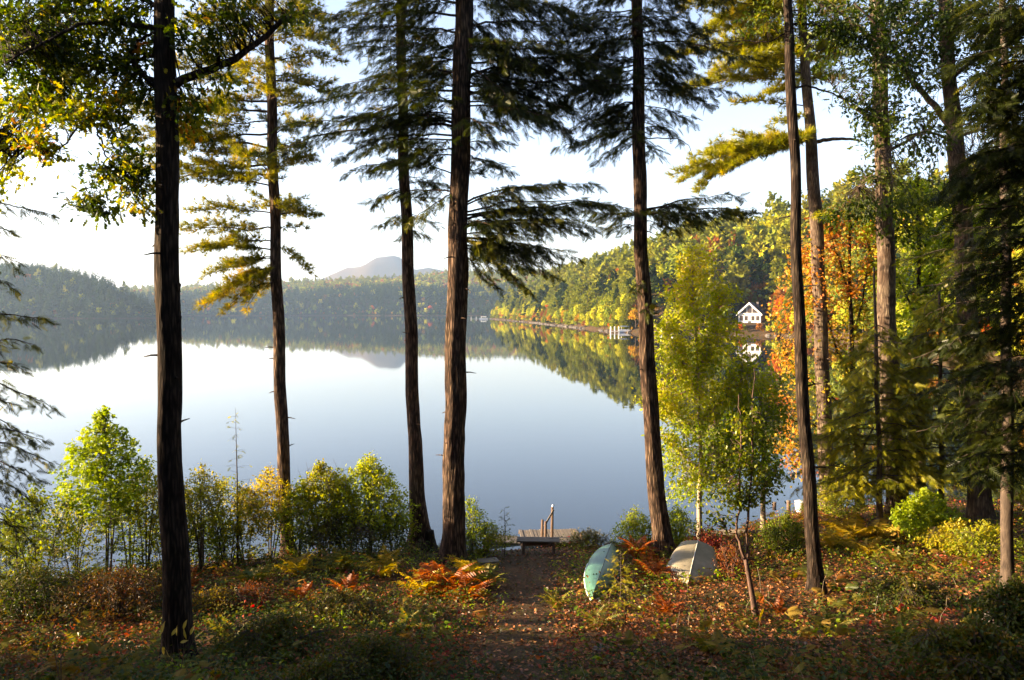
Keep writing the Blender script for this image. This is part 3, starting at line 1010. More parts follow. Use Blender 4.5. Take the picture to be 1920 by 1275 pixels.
# pontoon boat, dock and small far boats
def pontoon(px, py, d, L, label, blue):
    c = P(px, py, d); X, Y = c[0], d
    t = thing('pontoon_boat', (X, Y, 0), label, 'boat')
    for dy in (-.9, .9):
        G = Geo(); tube(G, [(X - L / 2, Y + dy, .2), (X + L / 2 - .4, Y + dy, .2), (X + L / 2, Y + dy, .34)], [.28, .28, .06], 8)
        G.obj('pontoon', M['metal'], t)
    G = Geo(); box(G, (X, Y, .52), (L, 2.4, .1)); G.obj('deck', M['white'], t)
    for dy in (-1.15, 1.15):
        G = Geo()
        box(G, (X, Y + dy, .88), (L * .92, .05, .62)); G.obj('rail_panel', M['white'], t)
    for x in (-.3, .25):
        for dy in (-1.1, 1.1):
            G = Geo(); tube(G, [(X + x * L, Y + dy, .56), (X + x * L, Y + dy, 2.3)], [.03, .03], 5); G.obj('canopy_post', M['metal'], t)
    G = Geo()
    v = []
    for i in range(7):
        a = -1 + i / 3
        for dx in (-.34, .3):
            v.append((X + dx * L, Y + a * 1.15, 2.3 + .3 * (1 - a * a)))
    G.add(v, None, [(2 * i, 2 * i + 1, 2 * i + 3, 2 * i + 2) for i in range(6)])
    o = G.obj('canopy', M['canvas_blue'] if blue else M['white'], t)
    md = o.modifiers.new('thick', 'SOLIDIFY'); md.thickness = .06
    for x in (-.36, .38):
        G = Geo(); box(G, (X + x * L, Y, .85), (.9, 1.5, .5)); box(G, (X + x * L, Y + .7, 1.15), (.9, .2, .5)); G.obj('seat', M['canvas_blue'], t)


pontoon(1172, 620, 303, 5.2, 'white pontoon boat with grey-blue canopy moored at the far dock', True)
pontoon(907, 597.5, 800, 9, 'tiny pale pontoon boat moored off the wooded point', False)


def dock_far(px, d, L, label):
    X = P(px, 600, d)[0]
    t = thing('far_dock', (X, d, 0), label, 'dock')
    for i in range(int(L / 1.0)):
        G = Geo(); box(G, (X - L / 2 + i + .5, d, .55), (.96, 1.6, .1)); G.obj('plank', M['white'], t)
    for i in range(3):
        for dy in (-.86, .86):
            G = Geo(); tube(G, [(X - L / 2 + .2 + i * L / 2.1, d + dy, -1), (X - L / 2 + .2 + i * L / 2.1, d + dy, 2.3)], [.13, .11], 7); G.obj('post', M['white'], t)


dock_far(1152, 300, 3.2, 'white dock with tall posts left of the moored boat')
dock_far(1190, 306, 3.0, 'white dock section with posts right of the moored boat')
dock_far(893, 820, 11, 'long thin pale dock off the wooded point')
dock_far(1240, 275, 8, 'low pale dock under the yellow-green bank right of the boat')
G = Geo(); X_ = P(1008, 605, 530)[0]
boat_t = thing('rowing_boat', (X_ + 3, 520, 0), 'small dark blue boat drawn up before the shore rocks', 'boat')
bx_ = X_ + 3
v = []
for i in range(9):
    u = -1 + i / 4
    bw = .8 * (1 - u * u) ** .6 + .03
    for a, z in ((-1, .55 + .2 * u * u), (-.6, .05), (.6, .05), (1, .55 + .2 * u * u)):
        v.append((bx_ + u * 2.4, 520 + a * bw, z))
G.add(v, None, [(4 * i + j, 4 * i + j + 1, 4 * i + j + 5, 4 * i + j + 4) for i in range(8) for j in range(3)])
G.obj('hull', M['canvas_blue'], boat_t)
G = Geo(); box(G, (bx_, 520, .4), (.3, 1.4, .06)); G.obj('seat', M['white'], boat_t)


def rock_geo(G, c, r, seed):
    q = np.random.default_rng(seed)
    v = []
    for i in range(5):
        for j in range(7):
            a = j / 7 * 6.283 + i * .3; ph = -.5 + i / 4 * 1.9
            d = np.array([math.cos(a) * math.cos(ph), math.sin(a) * math.cos(ph), math.sin(ph)])
            v.append(np.array(c) + d * np.array(r) * q.uniform(.75, 1.15))
    qs = [(i * 7 + j, i * 7 + (j + 1) % 7, (i + 1) * 7 + (j + 1) % 7, (i + 1) * 7 + j) for i in range(4) for j in range(7)]
    b = len(v)
    v.append(np.array(c) + [0, 0, r[2] * .95])
    ts = [(28 + j, 28 + (j + 1) % 7, b) for j in range(7)]
    G.add(v, ts, qs)


G = Geo()
for i in range(260):
    u = rnd.uniform(80, sl[-1])
    if rnd.random() < .5:
        u = rnd.uniform(240, 420)
    x = np.interp(u, sl, edge[:, 0]); y = np.interp(u, sl, edge[:, 1])
    r = rnd.uniform(.25, .9)
    rock_geo(G, (x + rnd.uniform(-.8, 1.0), y + rnd.uniform(-1, 1), rnd.uniform(-.1, .25)), (r * 1.3, r, r * .7), i)
tag(G.obj('shore_rocks', M['rock']), 'strip of pale rocks along the right shore waterline', kind='stuff')
print('mid done')
#@@FG


# ================================================================== FOREGROUND TREES
def base_at(px, d):
    x = (px - CX) / F * d
    return np.array([x, d, g(x, d)])


def mk(name, label, cat, tp, d, bark, lm, **kw):
    lastx = P(tp[-1][0], tp[-1][1], d)[0]
    return Tree(name, label, cat, (lastx, d, g(lastx, d)), tp, d, bark, lm, **kw)


def boughs(T, lst, style, **kw):
    """(attach y, tip x, tip y, depth offset, side length)"""
    for ay, tx, ty, do, sd in lst:
        T.bough(T.at(ay), P(tx, ty, T.d + do), sd, style, **kw)


def random_boughs(T, y0, y1, n, lmin, lmax, style, side, avoid=0.0, slope=-.1, **kw):
    for i in range(n):
        py = y0 + (y1 - y0) * (i + rnd.random()) / n
        A = T.at(py)
        a = rnd.random() * 6.283
        if avoid and abs(math.cos(a)) > avoid:
            a = math.pi / 2 * rnd.choice((1, -1)) + rnd.uniform(-.6, .6)
        L = rnd.uniform(lmin, lmax)
        B = A + np.array([math.cos(a) * L, math.sin(a) * L, slope * L + rnd.uniform(-.1, .15) * L])
        T.bough(A, B, side * rnd.uniform(.7, 1.2), style, **kw)


# ---- oak at the left (nearest trunk)
T1 = mk('oak_tree', 'nearest thick dark oak trunk at the left with a rising bare limb', 'tree',
        [(306, -160, 34), (308, 0, 38), (311, 150, 42), (313, 380, 44), (316, 540, 47), (318, 800, 46), (325, 1000, 52), (332, 1150, 56), (337, 1290, 60)], 14.5, 'bark_dark', 'oak', top=(0, 0, 2.0), sides=28)
d1 = 14.5
for py, sx in ((395, 1), (540, 1), (565, -1), (600, 1)):
    c = T1.at(py)
    G = Geo(); rock_geo(G, c + [sx * T1.rad(c[2]) * .8, -.03, 0], (.075, .09, .14), 5 + py)
    G.obj('knot', T1.bark, T1.root, smooth=True)
Xr = T1.limb([T1.at(170), P(345, 145, d1), P(430, 118, d1 + .2), P(490, 74, d1 + .5), P(530, 38, d1 + .8), P(572, 22, d1 + 1.0)], .088, .03)
T1.limb([Xr[12], P(478, 62, d1), P(462, 30, d1), P(440, 0, d1)], .02, .006, name='twig')
Xl = T1.limb([T1.at(175), P(262, 135, d1 - .1), P(240, 100, d1 - .2), P(265, 72, d1 - .3), P(290, 60, d1 - .4)], .06, .02)
Xm = T1.limb([T1.at(160), P(250, 130, d1 + .2), P(220, 180, d1 + .3), P(178, 228, d1 + .3), P(145, 240, d1 + .2), P(112, 282, d1 + .1), P(80, 290, d1)], .04, .008)
Xn = T1.limb([P(176, 230, d1 + .3), P(192, 270, d1 + .4), P(198, 292, d1 + .4), P(218, 318, d1 + .3), P(245, 345, d1 + .3)], .022, .006)
Xo = T1.limb([P(218, 318, d1 + .3), P(192, 325, d1 + .3), P(182, 350, d1 + .2), P(165, 385, d1 + .2)], .01, .004)
Xu = T1.limb([T1.at(60), P(230, 40, d1 - .3), P(150, 45, d1 - .6), P(60, 90, d1 - .8), P(10, 120, d1 - 1)], .05, .012)
Xv = T1.limb([T1.at(20), P(250, -10, d1 + .5), P(160, -30, d1 + .9), P(60, -20, d1 + 1.1)], .05, .012)
Xw = T1.limb([T1.at(90), P(270, 110, d1 + .6), P(200, 120, d1 + .9), P(110, 160, d1 + 1.0), P(20, 190, d1 + 1.2)], .045, .01)
allX = np.concatenate([Xl, Xm, Xu, Xv, Xw])
pp = lambda wpx: wpx * d1 / F
for cx, cy, rx, ry, n, ti, X in ((40, 40, 75, 55, 95, .2, allX), (130, 35, 70, 50, 80, .3, allX), (225, 35, 60, 45, 60, .3, allX), (60, 120, 80, 45, 70, .1, allX), (150, 120, 70, 50, 75, .25, allX),
                                 (235, 95, 50, 40, 40, .3, allX), (70, 190, 90, 40, 60, .4, allX), (170, 195, 70, 45, 60, .5, allX), (250, 180, 35, 50, 30, .3, allX), (225, 235, 40, 30, 22, .35, allX),
                                 (60, 250, 35, 18, 12, .6, Xm), (105, 285, 26, 15, 12, .55, Xm), (70, 268, 22, 14, 8, .7, Xm), (205, 325, 28, 16, 14, .3, Xo), (170, 315, 22, 10, 7, .3, Xo), (160, 388, 34, 22, 20, .2, Xo), (200, 400, 18, 12, 8, .2, Xo),
                                 (262, 300, 26, 40, 26, .3, Xn), (258, 360, 28, 30, 22, .4, Xn), (282, 405, 14, 18, 8, .5, Xn), (225, 270, 22, 22, 10, .25, Xn),
                                 (360, 215, 40, 50, 26, .45, Xr), (345, 235, 16, 40, 14, .8, Xr), (370, 60, 50, 40, 34, .4, Xr), (420, 10, 60, 25, 26, .35, Xr), (560, 20, 40, 22, 12, .3, Xr), (400, 165, 60, 18, 8, .3, Xr),
                                 (120, -70, 160, 60, 90, .25, Xv), (380, -60, 120, 50, 50, .3, Xr)):
    T1.cluster(X, P(cx, cy, d1 + rnd.uniform(-.3, .6)), (pp(rx), .7, pp(ry)), int(n * 1.3), OAK, .14, 8, ti, .2)
T1.done()

# oak/maple reaching in from beyond the left edge
T0 = mk('maple_tree', 'yellow-green maple reaching in from beyond the left edge', 'tree', [(-150, -150, 24), (-140, 300, 34), (-130, 1100, 44)], 17.0, 'bark_dark', 'yellow_green', top=(0, 0, 2))
X = T0.limb([T0.at(330), P(-60, 260, 17), P(0, 280, 17), P(40, 300, 17)], .05, .01)
X2 = T0.limb([T0.at(200), P(-60, 100, 17.5), P(10, 60, 18), P(80, 50, 18)], .06, .012)
X = np.concatenate([X, X2])
for cx, cy, rx, ry, n, ti in ((15, 250, 45, 45, 55, .75), (10, 320, 34, 35, 30, .8), (30, 200, 50, 40, 40, .6), (70, 180, 60, 40, 35, .6), (40, 90, 80, 60, 50, .5), (150, 190, 50, 35, 24, .7), (130, 60, 80, 50, 36, .55), (-60, 250, 60, 120, 70, .6), (8, 380, 14, 30, 8, .6)):
    T0.cluster(X, P(cx, cy, 17.5), (cx * 0 + rx * 17 / F, .8, ry * 17 / F), n, MAPLE, .12, 7, ti, .15)
T0.done()

# ---- white pine (second trunk)
T2 = mk('white_pine', 'slim white pine behind the nearest oak with golden needle clumps', 'tree',
        [(503, -150, 14), (505, 0, 17), (508, 150, 19), (512, 300, 20), (518, 500, 22), (527, 750, 24), (533, 900, 25), (538, 1015, 26), (540, 1035, 30)], 26.3, 'bark_furrow', 'pine', top=(-.1, 0, 3.5))
boughs(T2, [(55, 400, 20, 0, .9), (40, 620, 30, .5, 1.0), (90, 350, 100, -.5, 1.0), (110, 640, 120, .8, .8), (160, 370, 150, .8, .9), (190, 250, 215, 1.2, .9), (205, 600, 190, 0, .7), (230, 340, 240, -.5, 1.1), (255, 600, 235, -1, .7),
            (280, 250, 268, 1.2, 1.0), (300, 360, 290, 0, 1.0), (310, 240, 315, 1.5, .8), (320, 580, 300, 1, .5), (350, 350, 340, .5, .8), (390, 560, 385, 0, .6), (400, 370, 395, 0, .9), (430, 345, 440, .3, 1.0),
            (450, 375, 470, -.3, 1.1), (455, 590, 515, 0, .6), (430, 575, 430, .5, .4), (485, 430, 505, .2, .9), (500, 400, 560, 0, 1.0), (490, 460, 560, -.4, .9), (480, 380, 520, -.4, .8), (470, 345, 490, 0, .7), (525, 500, 540, .4, .5)], 'pine', size=.23, tint=.5, arch=.08)
boughs(T2, [(500, 365, 585, 0, .9), (490, 420, 590, -.3, .8), (495, 465, 575, .3, .7)], 'pine', size=.22, tint=.7, arch=.06)
boughs(T2, [(210, 225, 235, .5, 1.1), (250, 240, 290, -.3, 1.0), (120, 300, 130, 1, 1.2), (60, 330, 50, .6, 1.2), (150, 650, 175, 1.2, 1.0), (80, 640, 90, -1, 1.0), (330, 270, 350, .8, .9), (40, 600, 10, .8, 1.1)], 'pine', size=.23, tint=.45)
random_boughs(T2, -120, 420, 26, .6, 2.2, 'pine', 1.0, .6, -.02, size=.22, tint=.5)
T2.done()

# ---- third trunk
T3 = mk('hemlock_tree', 'slender trunk with swollen base right of the white pine', 'tree',
        [(750, -120, 16), (752, 60, 19), (757, 300, 21), (765, 480, 24), (770, 620, 25), (776, 800, 27), (783, 930, 32), (787, 985, 40), (788, 1030, 56)], 26.6, 'bark_furrow', 'hemlock', top=(0, 0, 4))
boughs(T3, [(80, 640, 90, .5, .8), (130, 850, 130, .5, .8), (200, 650, 210, -.5, .8), (250, 690, 270, .5, .8), (300, 640, 330, 0, .7), (350, 700, 385, 0, .7), (330, 820, 340, .6, .7), (400, 820, 420, .5, .6), (410, 715, 425, -.4, .5), (430, 800, 445, 0, .4)], 'hemlock', size=.27, tint=.6)
random_boughs(T3, -120, 440, 20, .8, 1.9, 'hemlock', .7, 0, -.15, size=.26, tint=.6)
T3.done()

# ---- main hemlock
T4 = mk('hemlock_tree', 'tallest thick furrowed trunk left of the path carrying dark hemlock boughs', 'tree',
        [(872, -150, 32), (870, 0, 35), (865, 200, 37), (861, 380, 38), (857, 520, 40), (854, 700, 41), (852, 850, 43), (850, 1000, 45), (848, 1062, 50)], 23.8, 'bark_furrow', 'hemlock', top=(.1, 0, 3.5), sides=32, rough=.09)
boughs(T4, [(-60, 1180, -40, .5, 1.3), (-40, 600, -30, -.5, 1.3), (0, 1100, 20, -1, 1.2), (10, 640, 20, 1, 1.2), (50, 1160, 60, .5, 1.2), (60, 610, 60, .2, 1.1), (95, 1080, 85, -1.2, 1.1), (100, 640, 100, -1, 1.1),
            (120, 1150, 150, .6, 1.1), (140, 600, 185, .5, 1.0), (150, 1040, 130, 1.3, 1.0), (160, 1130, 215, -.3, 1.1), (170, 555, 205, -.5, .8), (180, 1200, 190, .4, .9), (200, 1050, 235, -1.2, 1.0), (215, 690, 225, .8, .9),
            (235, 500, 235, -.8, .9), (240, 480, 270, -.2, .7), (255, 620, 290, 0, .8), (270, 960, 270, .8, .6), (290, 700, 320, -.7, .8), (330, 740, 300, .6, .7), (360, 690, 380, .5, .6), (330, 930, 310, 0, .45),
            (90, 1150, 130, -.8, 1.1), (130, 1100, 190, .9, 1.1), (170, 1080, 240, -.2, 1.0), (120, 980, 215, -1.5, .8), (150, 1080, 260, -.6, .9), (420, 925, 425, -1, .7)], 'hemlock', size=.29, tint=.22)
boughs(T4, [(385, 1110, 335, .4, .75), (400, 1095, 372, -.3, .8), (415, 1190, 400, .6, .9), (430, 1100, 440, 0, .9), (435, 1080, 415, -.7, .9), (440, 1040, 470, .6, .9), (450, 1060, 500, -.2, .8), (455, 985, 500, .3, .7), (470, 940, 540, .2, .5),
            (445, 1010, 520, -.5, .6), (350, 760, 430, -.2, .5), (390, 1060, 350, -.5, .9), (405, 1150, 385, -.2, .9), (425, 1120, 425, .8, .9), (440, 1000, 450, -.6, .9), (447, 1090, 470, .5, .9), (452, 1040, 510, .6, .8), (460, 1010, 540, 0, .7), (450, 930, 480, -.5, .7), (410, 960, 400, .5, .8)], 'hemlock', size=.30, tint=.5, arch=.1)
boughs(T4, [(-110, 1250, -60, 0, 1.4), (-80, 500, -60, .3, 1.4), (-20, 1120, 50, .8, 1.3), (30, 540, 30, -.8, 1.2), (70, 1000, 120, -1.4, 1.1), (110, 700, 150, 1.2, 1.1), (145, 1180, 120, 1.0, 1.0), (175, 1010, 180, 1.4, 1.0), (190, 640, 250, 1.0, 1.0), (220, 900, 250, -1.6, .9), (260, 780, 290, -1.2, .8)], 'hemlock', size=.29, tint=.25)
random_boughs(T4, -140, 300, 28, 1.2, 3.2, 'hemlock', 1.0, 0, -.12, size=.28, tint=.25)
T4.done()

# ---- fifth trunk
T5 = mk('hemlock_tree', 'leaning furrowed trunk standing between canoe and rowboat', 'tree',
        [(1193, -140, 19), (1195, 0, 21), (1197, 180, 24), (1199, 340, 26), (1203, 480, 27), (1211, 620, 29), (1221, 800, 32), (1232, 930, 35), (1240, 1000, 38), (1243, 1034, 44)], 25.2, 'bark_furrow', 'hemlock', top=(0, 0, 3.5), sides=28, rough=.08)
boughs(T5, [(-40, 1040, -30, 0, 1.0), (-30, 1400, -20, .5, 1.0), (20, 1050, 40, .5, .9), (40, 1330, 50, -.5, .9), (80, 1020, 100, 0, .9), (90, 1400, 115, .4, .8), (130, 1060, 170, -.6, .9), (150, 1365, 185, 0, .8), (190, 1090, 230, .5, .8),
            (200, 1300, 230, -.6, .7), (240, 1050, 275, -.1, .8), (250, 1110, 300, .5, .6), (225, 1280, 260, .4, .4), (170, 1330, 200, .7, .7), (70, 1030, 140, .8, 1.1), (120, 1040, 190, -.8, 1.0), (160, 1020, 215, .4, 1.0), (190, 1060, 250, .9, .9), (60, 1100, 110, .3, 1.0), (100, 1120, 150, .6, 1.0), (140, 1100, 200, .2, .9), (200, 1110, 260, .1, .8), (130, 1290, 170, .3, .9), (70, 1300, 110, -.4, 1.0)], 'hemlock', size=.30, tint=.3)
boughs(T5, [(395, 1425, 402, .3, .9), (400, 1330, 420, -.6, .8), (405, 1095, 400, .2, .8), (398, 1380, 375, .8, .6), (420, 1140, 430, -.5, .6), (410, 1270, 440, .5, .5), (520, 1190, 545, -.4, .3), (560, 1222, 590, -.5, .3), (398, 1300, 385, .2, .9), (400, 1270, 405, -.5, .8), (403, 1390, 415, -.2, .8), (400, 1120, 395, -.2, .8)], 'hemlock', size=.29, tint=.4, arch=.06)
boughs(T5, [(-80, 1420, -60, 0, 1.3), (-60, 1000, -60, 0, 1.2), (0, 1360, 10, .5, 1.1), (60, 1350, 80, .9, 1.0), (30, 1010, 70, -.6, 1.0), (110, 1330, 150, -.8, .9), (110, 1050, 130, .8, .9)], 'hemlock', size=.28, tint=.3)
random_boughs(T5, -140, 280, 36, .8, 2.2, 'hemlock', .9, 0, -.1, size=.27, tint=.3)
T5.limb([T5.at(262), P(1240, 258, 25), P(1280, 262, 25), P(1294, 275, 25), P(1292, 300, 25)], .02, .006)
T5.done()

# ---- sixth, thin dark trunk, broadleaf top
T6 = mk('oak_tree', 'thin dark trunk standing in the sunlit litter right of the rowboat', 'tree',
        [(1470, -150, 15), (1475, 0, 17), (1483, 150, 20), (1490, 300, 20), (1494, 480, 21), (1500, 650, 23), (1509, 800, 25), (1519, 950, 27), (1527, 1040, 28), (1530, 1085, 31)], 19.6, 'bark_dark', 'oak_green', top=(0, 0, 2.5), sides=24)
d6 = 19.6
X = [T6.limb([T6.at(45), P(1530, 45, d6), P(1580, 65, d6), P(1610, 80, d6 + .3), P(1660, 120, d6 + .5)], .035, .008),
     T6.limb([T6.at(165), P(1520, 160, d6), P(1560, 175, d6), P(1600, 195, d6 - .2), P(1640, 215, d6)], .03, .008),
     T6.limb([T6.at(-20), P(1540, -20, d6), P(1600, -30, d6), P(1680, -20, d6)], .035, .008),
     T6.limb([T6.at(60), P(1440, 80, d6), P(1400, 75, d6 + .3), P(1300, 85, d6 + .5)], .02, .006)]
Xa = np.concatenate(X)
for cx, cy, rx, ry, n, ti in ((1560, 50, 50, 35, 40, .3), (1620, 90, 60, 35, 55, .2), (1530, 20, 50, 30, 36, .4), (1680, 140, 50, 35, 40, .2), (1600, 190, 40, 25, 22, .25), (1650, 230, 45, 25, 26, .25), (1650, 20, 70, 40, 60, .2),
                              (1430, 20, 40, 30, 24, .5), (1400, 40, 30, 20, 10, .4), (1560, 180, 20, 12, 6, .3), (1500, 90, 20, 20, 8, .4)):
    T6.cluster(Xa, P(cx, cy, d6), (rx * d6 / F, .6, ry * d6 / F), n, OAK, .12, 7, ti, .15)
T6.done()

# ---- seventh: smooth pale pine trunk
T7 = mk('white_pine', 'smooth pale sunlit pine trunk rising from the bank beside the orange maple', 'tree',
        [(1500, -120, 14), (1505, 60, 17), (1516, 200, 20), (1524, 320, 24), (1532, 450, 26), (1539, 620, 27), (1545, 780, 29), (1551, 900, 31), (1553, 945, 34)], 32.0, 'bark_grey', 'pine_fresh', top=(-.3, 0, 4), sides=24, rough=.02)
boughs(T7, [(20, 1330, 40, 0, 1.2), (55, 1290, 75, .8, 1.2), (85, 1260, 120, .4, 1.1), (80, 1420, 60, -.6, .9), (120, 1400, 130, .5, .9), (150, 1290, 165, .3, 1.1), (165, 1420, 175, -.4, .7), (200, 1370, 198, .5, .4), (215, 1440, 235, 0, .5),
            (262, 1262, 345, .3, 1.2), (258, 1300, 300, .9, 1.0), (262, 1340, 330, -.4, .8), (60, 1600, 60, .8, .9), (150, 1610, 150, .8, .6), (255, 1450, 275, -.6, .5), (400, 1560, 410, -1, .5), (250, 1500, 260, -1, .5)], 'pine', size=.30, tint=.55, arch=.1)
boughs(T7, [(40, 1280, 20, -.8, 1.3), (70, 1340, 110, 1.2, 1.2), (110, 1440, 100, -1, 1.0), (140, 1350, 140, -.5, 1.1), (10, 1400, 0, .5, 1.2), (30, 1600, 20, -.8, 1.2), (100, 1600, 110, 1, 1.0), (262, 1300, 350, 0, 1.3), (262, 1380, 300, .6, 1.0), (263, 1275, 320, -.6, 1.1)], 'pine', size=.30, tint=.6, arch=.1)
random_boughs(T7, -110, 150, 14, 1.5, 3.2, 'pine', 1.1, 0, .0, size=.29, tint=.55)
T7.limb([T7.at(268), P(1550, 262, 32), P(1580, 260, 32), P(1615, 263, 32)], .09, .04)
T7.done()

for T_s, a_, b_, n_ in ((T1, 250, 900, 6), (T2, 560, 900, 7), (T3, 470, 800, 6), (T4, 460, 950, 9), (T5, 430, 900, 9), (T6, 250, 950, 7), (T7, 280, 800, 5)):
    T_s.stubs(a_, b_, n_)

# background pine between trunks five and four
TB = mk('white_pine', 'distant pine with yellow-tinged boughs showing left of the leaning trunk', 'tree', [(1150, -160, 8), (1140, 100, 10), (1135, 150, 10)], 27.5, 'bark_grey', 'pine', rough=.02) if False else None

# ---- eighth: thick trunk at the right
T8 = mk('red_oak', 'thick pale barked oak trunk standing behind the hemlock boughs', 'tree',
        [(1640, -150, 24), (1645, 0, 27), (1650, 150, 29), (1655, 300, 31), (1660, 420, 33), (1662, 550, 34), (1664, 640, 36), (1672, 800, 38), (1682, 930, 42), (1688, 985, 52)], 28.9, 'bark_grey', 'oak_green', top=(0, 0, 3), sides=28)
d8 = 28.9
X = [T8.limb([T8.at(95), P(1620, 60, d8), P(1570, 20, d8), P(1520, 0, d8)], .10, .02), T8.limb([T8.at(230), P(1620, 215, d8), P(1585, 190, d8), P(1560, 160, d8)], .06, .012),
     T8.limb([T8.at(290), P(1700, 265, d8), P(1740, 240, d8 - .5), P(1800, 235, d8 - 1)], .07, .015), T8.limb([T8.at(335), P(1620, 330, d8), P(1610, 350, d8 - .5)], .03, .01), T8.limb([T8.at(30), P(1700, 0, d8), P(1760, -30, d8)], .08, .02)]
Xa = np.concatenate(X)
for cx, cy, rx, ry, n, ti in ((1650, 170, 70, 50, 65, .25), (1640, 250, 45, 35, 34, .3), (1700, 220, 60, 40, 40, .3), (1640, 320, 50, 30, 34, .35), (1690, 330, 60, 35, 36, .5), (1620, 30, 90, 50, 60, .3), (1740, 60, 80, 60, 60, .25), (1560, 100, 50, 40, 24, .35),
                              (1625, 400, 60, 30, 40, .3), (1690, 440, 60, 25, 30, .3), (1570, 410, 40, 30, 22, .3)):
    T8.cluster(Xa, P(cx, cy, d8 - rnd.random()), (rx * d8 / F, 1.1, ry * d8 / F), int(n * 1.25), OAK, .18, 8, ti, .15)
T8.done()

# ---- ninth: forked trunk right
T9 = mk('red_oak', 'forked oak trunk at the right with a dark limb rising leftward', 'tree',
        [(1768, -150, 22), (1772, 0, 25), (1780, 150, 27), (1790, 250, 30), (1800, 350, 33), (1812, 550, 36), (1825, 750, 38), (1835, 900, 40), (1840, 980, 50)], 27.0, 'bark_grey', 'oak_green', top=(0, 0, 3), sides=28)
d9 = 27.0
X = [T9.limb([T9.at(250), P(1765, 215, d9), P(1735, 180, d9), P(1700, 140, d9), P(1690, 110, d9), P(1640, 40, d9), P(1600, 5, d9)], .13, .03), T9.limb([T9.at(265), P(1740, 245, d9 - .3), P(1700, 255, d9 - .5), P(1650, 280, d9 - .7)], .05, .012),
     T9.limb([T9.at(150), P(1830, 110, d9), P(1880, 90, d9), P(1930, 60, d9)], .07, .02), T9.limb([T9.at(260), P(1840, 240, d9 - .5), P(1900, 230, d9 - 1)], .06, .02), T9.limb([T9.at(75), P(1740, 20, d9), P(1720, -40, d9)], .07, .02)]
Xa = np.concatenate(X)
for cx, cy, rx, ry, n, ti in ((1740, 130, 70, 50, 65, .2), (1830, 60, 90, 60, 90, .15), (1890, 130, 60, 60, 70, .12), (1850, 200, 60, 40, 50, .15), (1720, 50, 70, 50, 60, .2), (1900, 260, 50, 50, 50, .12), (1740, 270, 50, 30, 30, .35), (1850, 300, 40, 30, 20, .15),
                              (1790, 370, 70, 25, 34, .3), (1850, 360, 60, 30, 40, .2), (1900, 20, 60, 60, 60, .12), (1700, 390, 60, 25, 30, .4), (1690, 20, 60, 40, 50, .2), (1820, 10, 70, 40, 60, .15), (1890, 70, 60, 40, 50, .12), (1660, 110, 50, 40, 40, .25)):
    T9.cluster(Xa, P(cx, cy, d9 - rnd.random()), (rx * d9 / F, 1.2, ry * d9 / F), int(n * 1.3), OAK, .18, 8, ti, .13)
T9.done()

# ---- hemlocks on the right
TA = mk('hemlock_tree', 'thin trunked hemlock at the right edge with boughs sweeping left', 'tree', [(1880, -100, 10), (1884, 300, 15), (1888, 700, 20), (1890, 900, 23), (1888, 1050, 24), (1886, 1150, 28)], 16.8, 'bark_thin', 'hemlock', top=(0, 0, 1), sides=20)
boughs(TA, [(330, 1960, 330, .3, .8), (380, 1800, 400, 0, .6), (430, 1740, 440, .4, .7), (450, 1980, 450, 0, .8), (470, 1690, 480, 0, .7), (500, 1760, 520, -.6, .8), (520, 1700, 545, .6, .7), (540, 1960, 560, -.4, .8), (560, 1750, 590, 0, .8), (600, 1700, 620, .5, .8),
            (620, 1790, 650, -.7, .8), (650, 1720, 670, .2, .8), (680, 1960, 700, 0, .8), (700, 1760, 720, -.3, .8), (730, 1700, 745, .6, .7), (760, 1800, 790, -.6, .7), (790, 1730, 800, .3, .7), (820, 1960, 850, 0, .8), (840, 1780, 860, .2, .6), (870, 1810, 900, -.4, .5), (900, 1960, 930, 0, .6)],
       'hemlock', size=.22, tint=.3)
random_boughs(TA, 250, 860, 20, .5, 1.3, 'hemlock', .6, 0, -.1, size=.21, tint=.25)
TA.done()
TC = mk('hemlock_tree', 'dark dense hemlock beyond the right edge reaching into the picture', 'tree', [(2010, -150, 20), (2005, 300, 28), (2000, 1200, 40)], 15.0, 'bark_dark', 'hemlock', top=(0, 0, 2), sides=16)
boughs(TC, [(y, 1840 - 40 * (y > 380) + rnd.uniform(-25, 35), y + rnd.uniform(0, 40), rnd.uniform(-.8, .8), .9) for y in range(120, 900, 26)], 'hemlock', size=.25, tint=.2, dens=1.1)
boughs(TC, [(y, 1790 + rnd.uniform(-30, 60), y + rnd.uniform(0, 60), rnd.uniform(-.9, 1.2), .9) for y in range(-60, 330, 24)], 'hemlock', size=.26, tint=.2, dens=1.1)
random_boughs(TC, -100, 900, 24, .9, 1.8, 'hemlock', .8, 0, -.1, size=.23, tint=.12)
TC.done()
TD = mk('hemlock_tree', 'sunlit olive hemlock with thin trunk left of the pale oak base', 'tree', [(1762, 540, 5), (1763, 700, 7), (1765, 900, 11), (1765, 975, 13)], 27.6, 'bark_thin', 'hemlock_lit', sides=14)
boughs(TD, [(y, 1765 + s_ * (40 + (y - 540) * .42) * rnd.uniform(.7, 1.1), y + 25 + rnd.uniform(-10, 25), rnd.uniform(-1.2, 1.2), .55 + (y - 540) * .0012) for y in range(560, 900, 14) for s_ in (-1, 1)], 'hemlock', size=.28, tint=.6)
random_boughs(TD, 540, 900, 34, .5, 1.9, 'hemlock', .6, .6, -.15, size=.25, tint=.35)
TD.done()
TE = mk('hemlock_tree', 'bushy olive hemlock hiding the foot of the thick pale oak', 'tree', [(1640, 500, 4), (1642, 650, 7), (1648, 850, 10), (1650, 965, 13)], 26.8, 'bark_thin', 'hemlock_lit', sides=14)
boughs(TE, [(y, 1645 + s_ * (25 + (y - 560) * .42) * rnd.uniform(.6, 1.1), y + 22 + rnd.uniform(-10, 25), rnd.uniform(-1.0, 1.0), .5 + (y - 560) * .001) for y in range(610, 905, 14) for s_ in (-1, 1)], 'hemlock', size=.26, tint=.7)
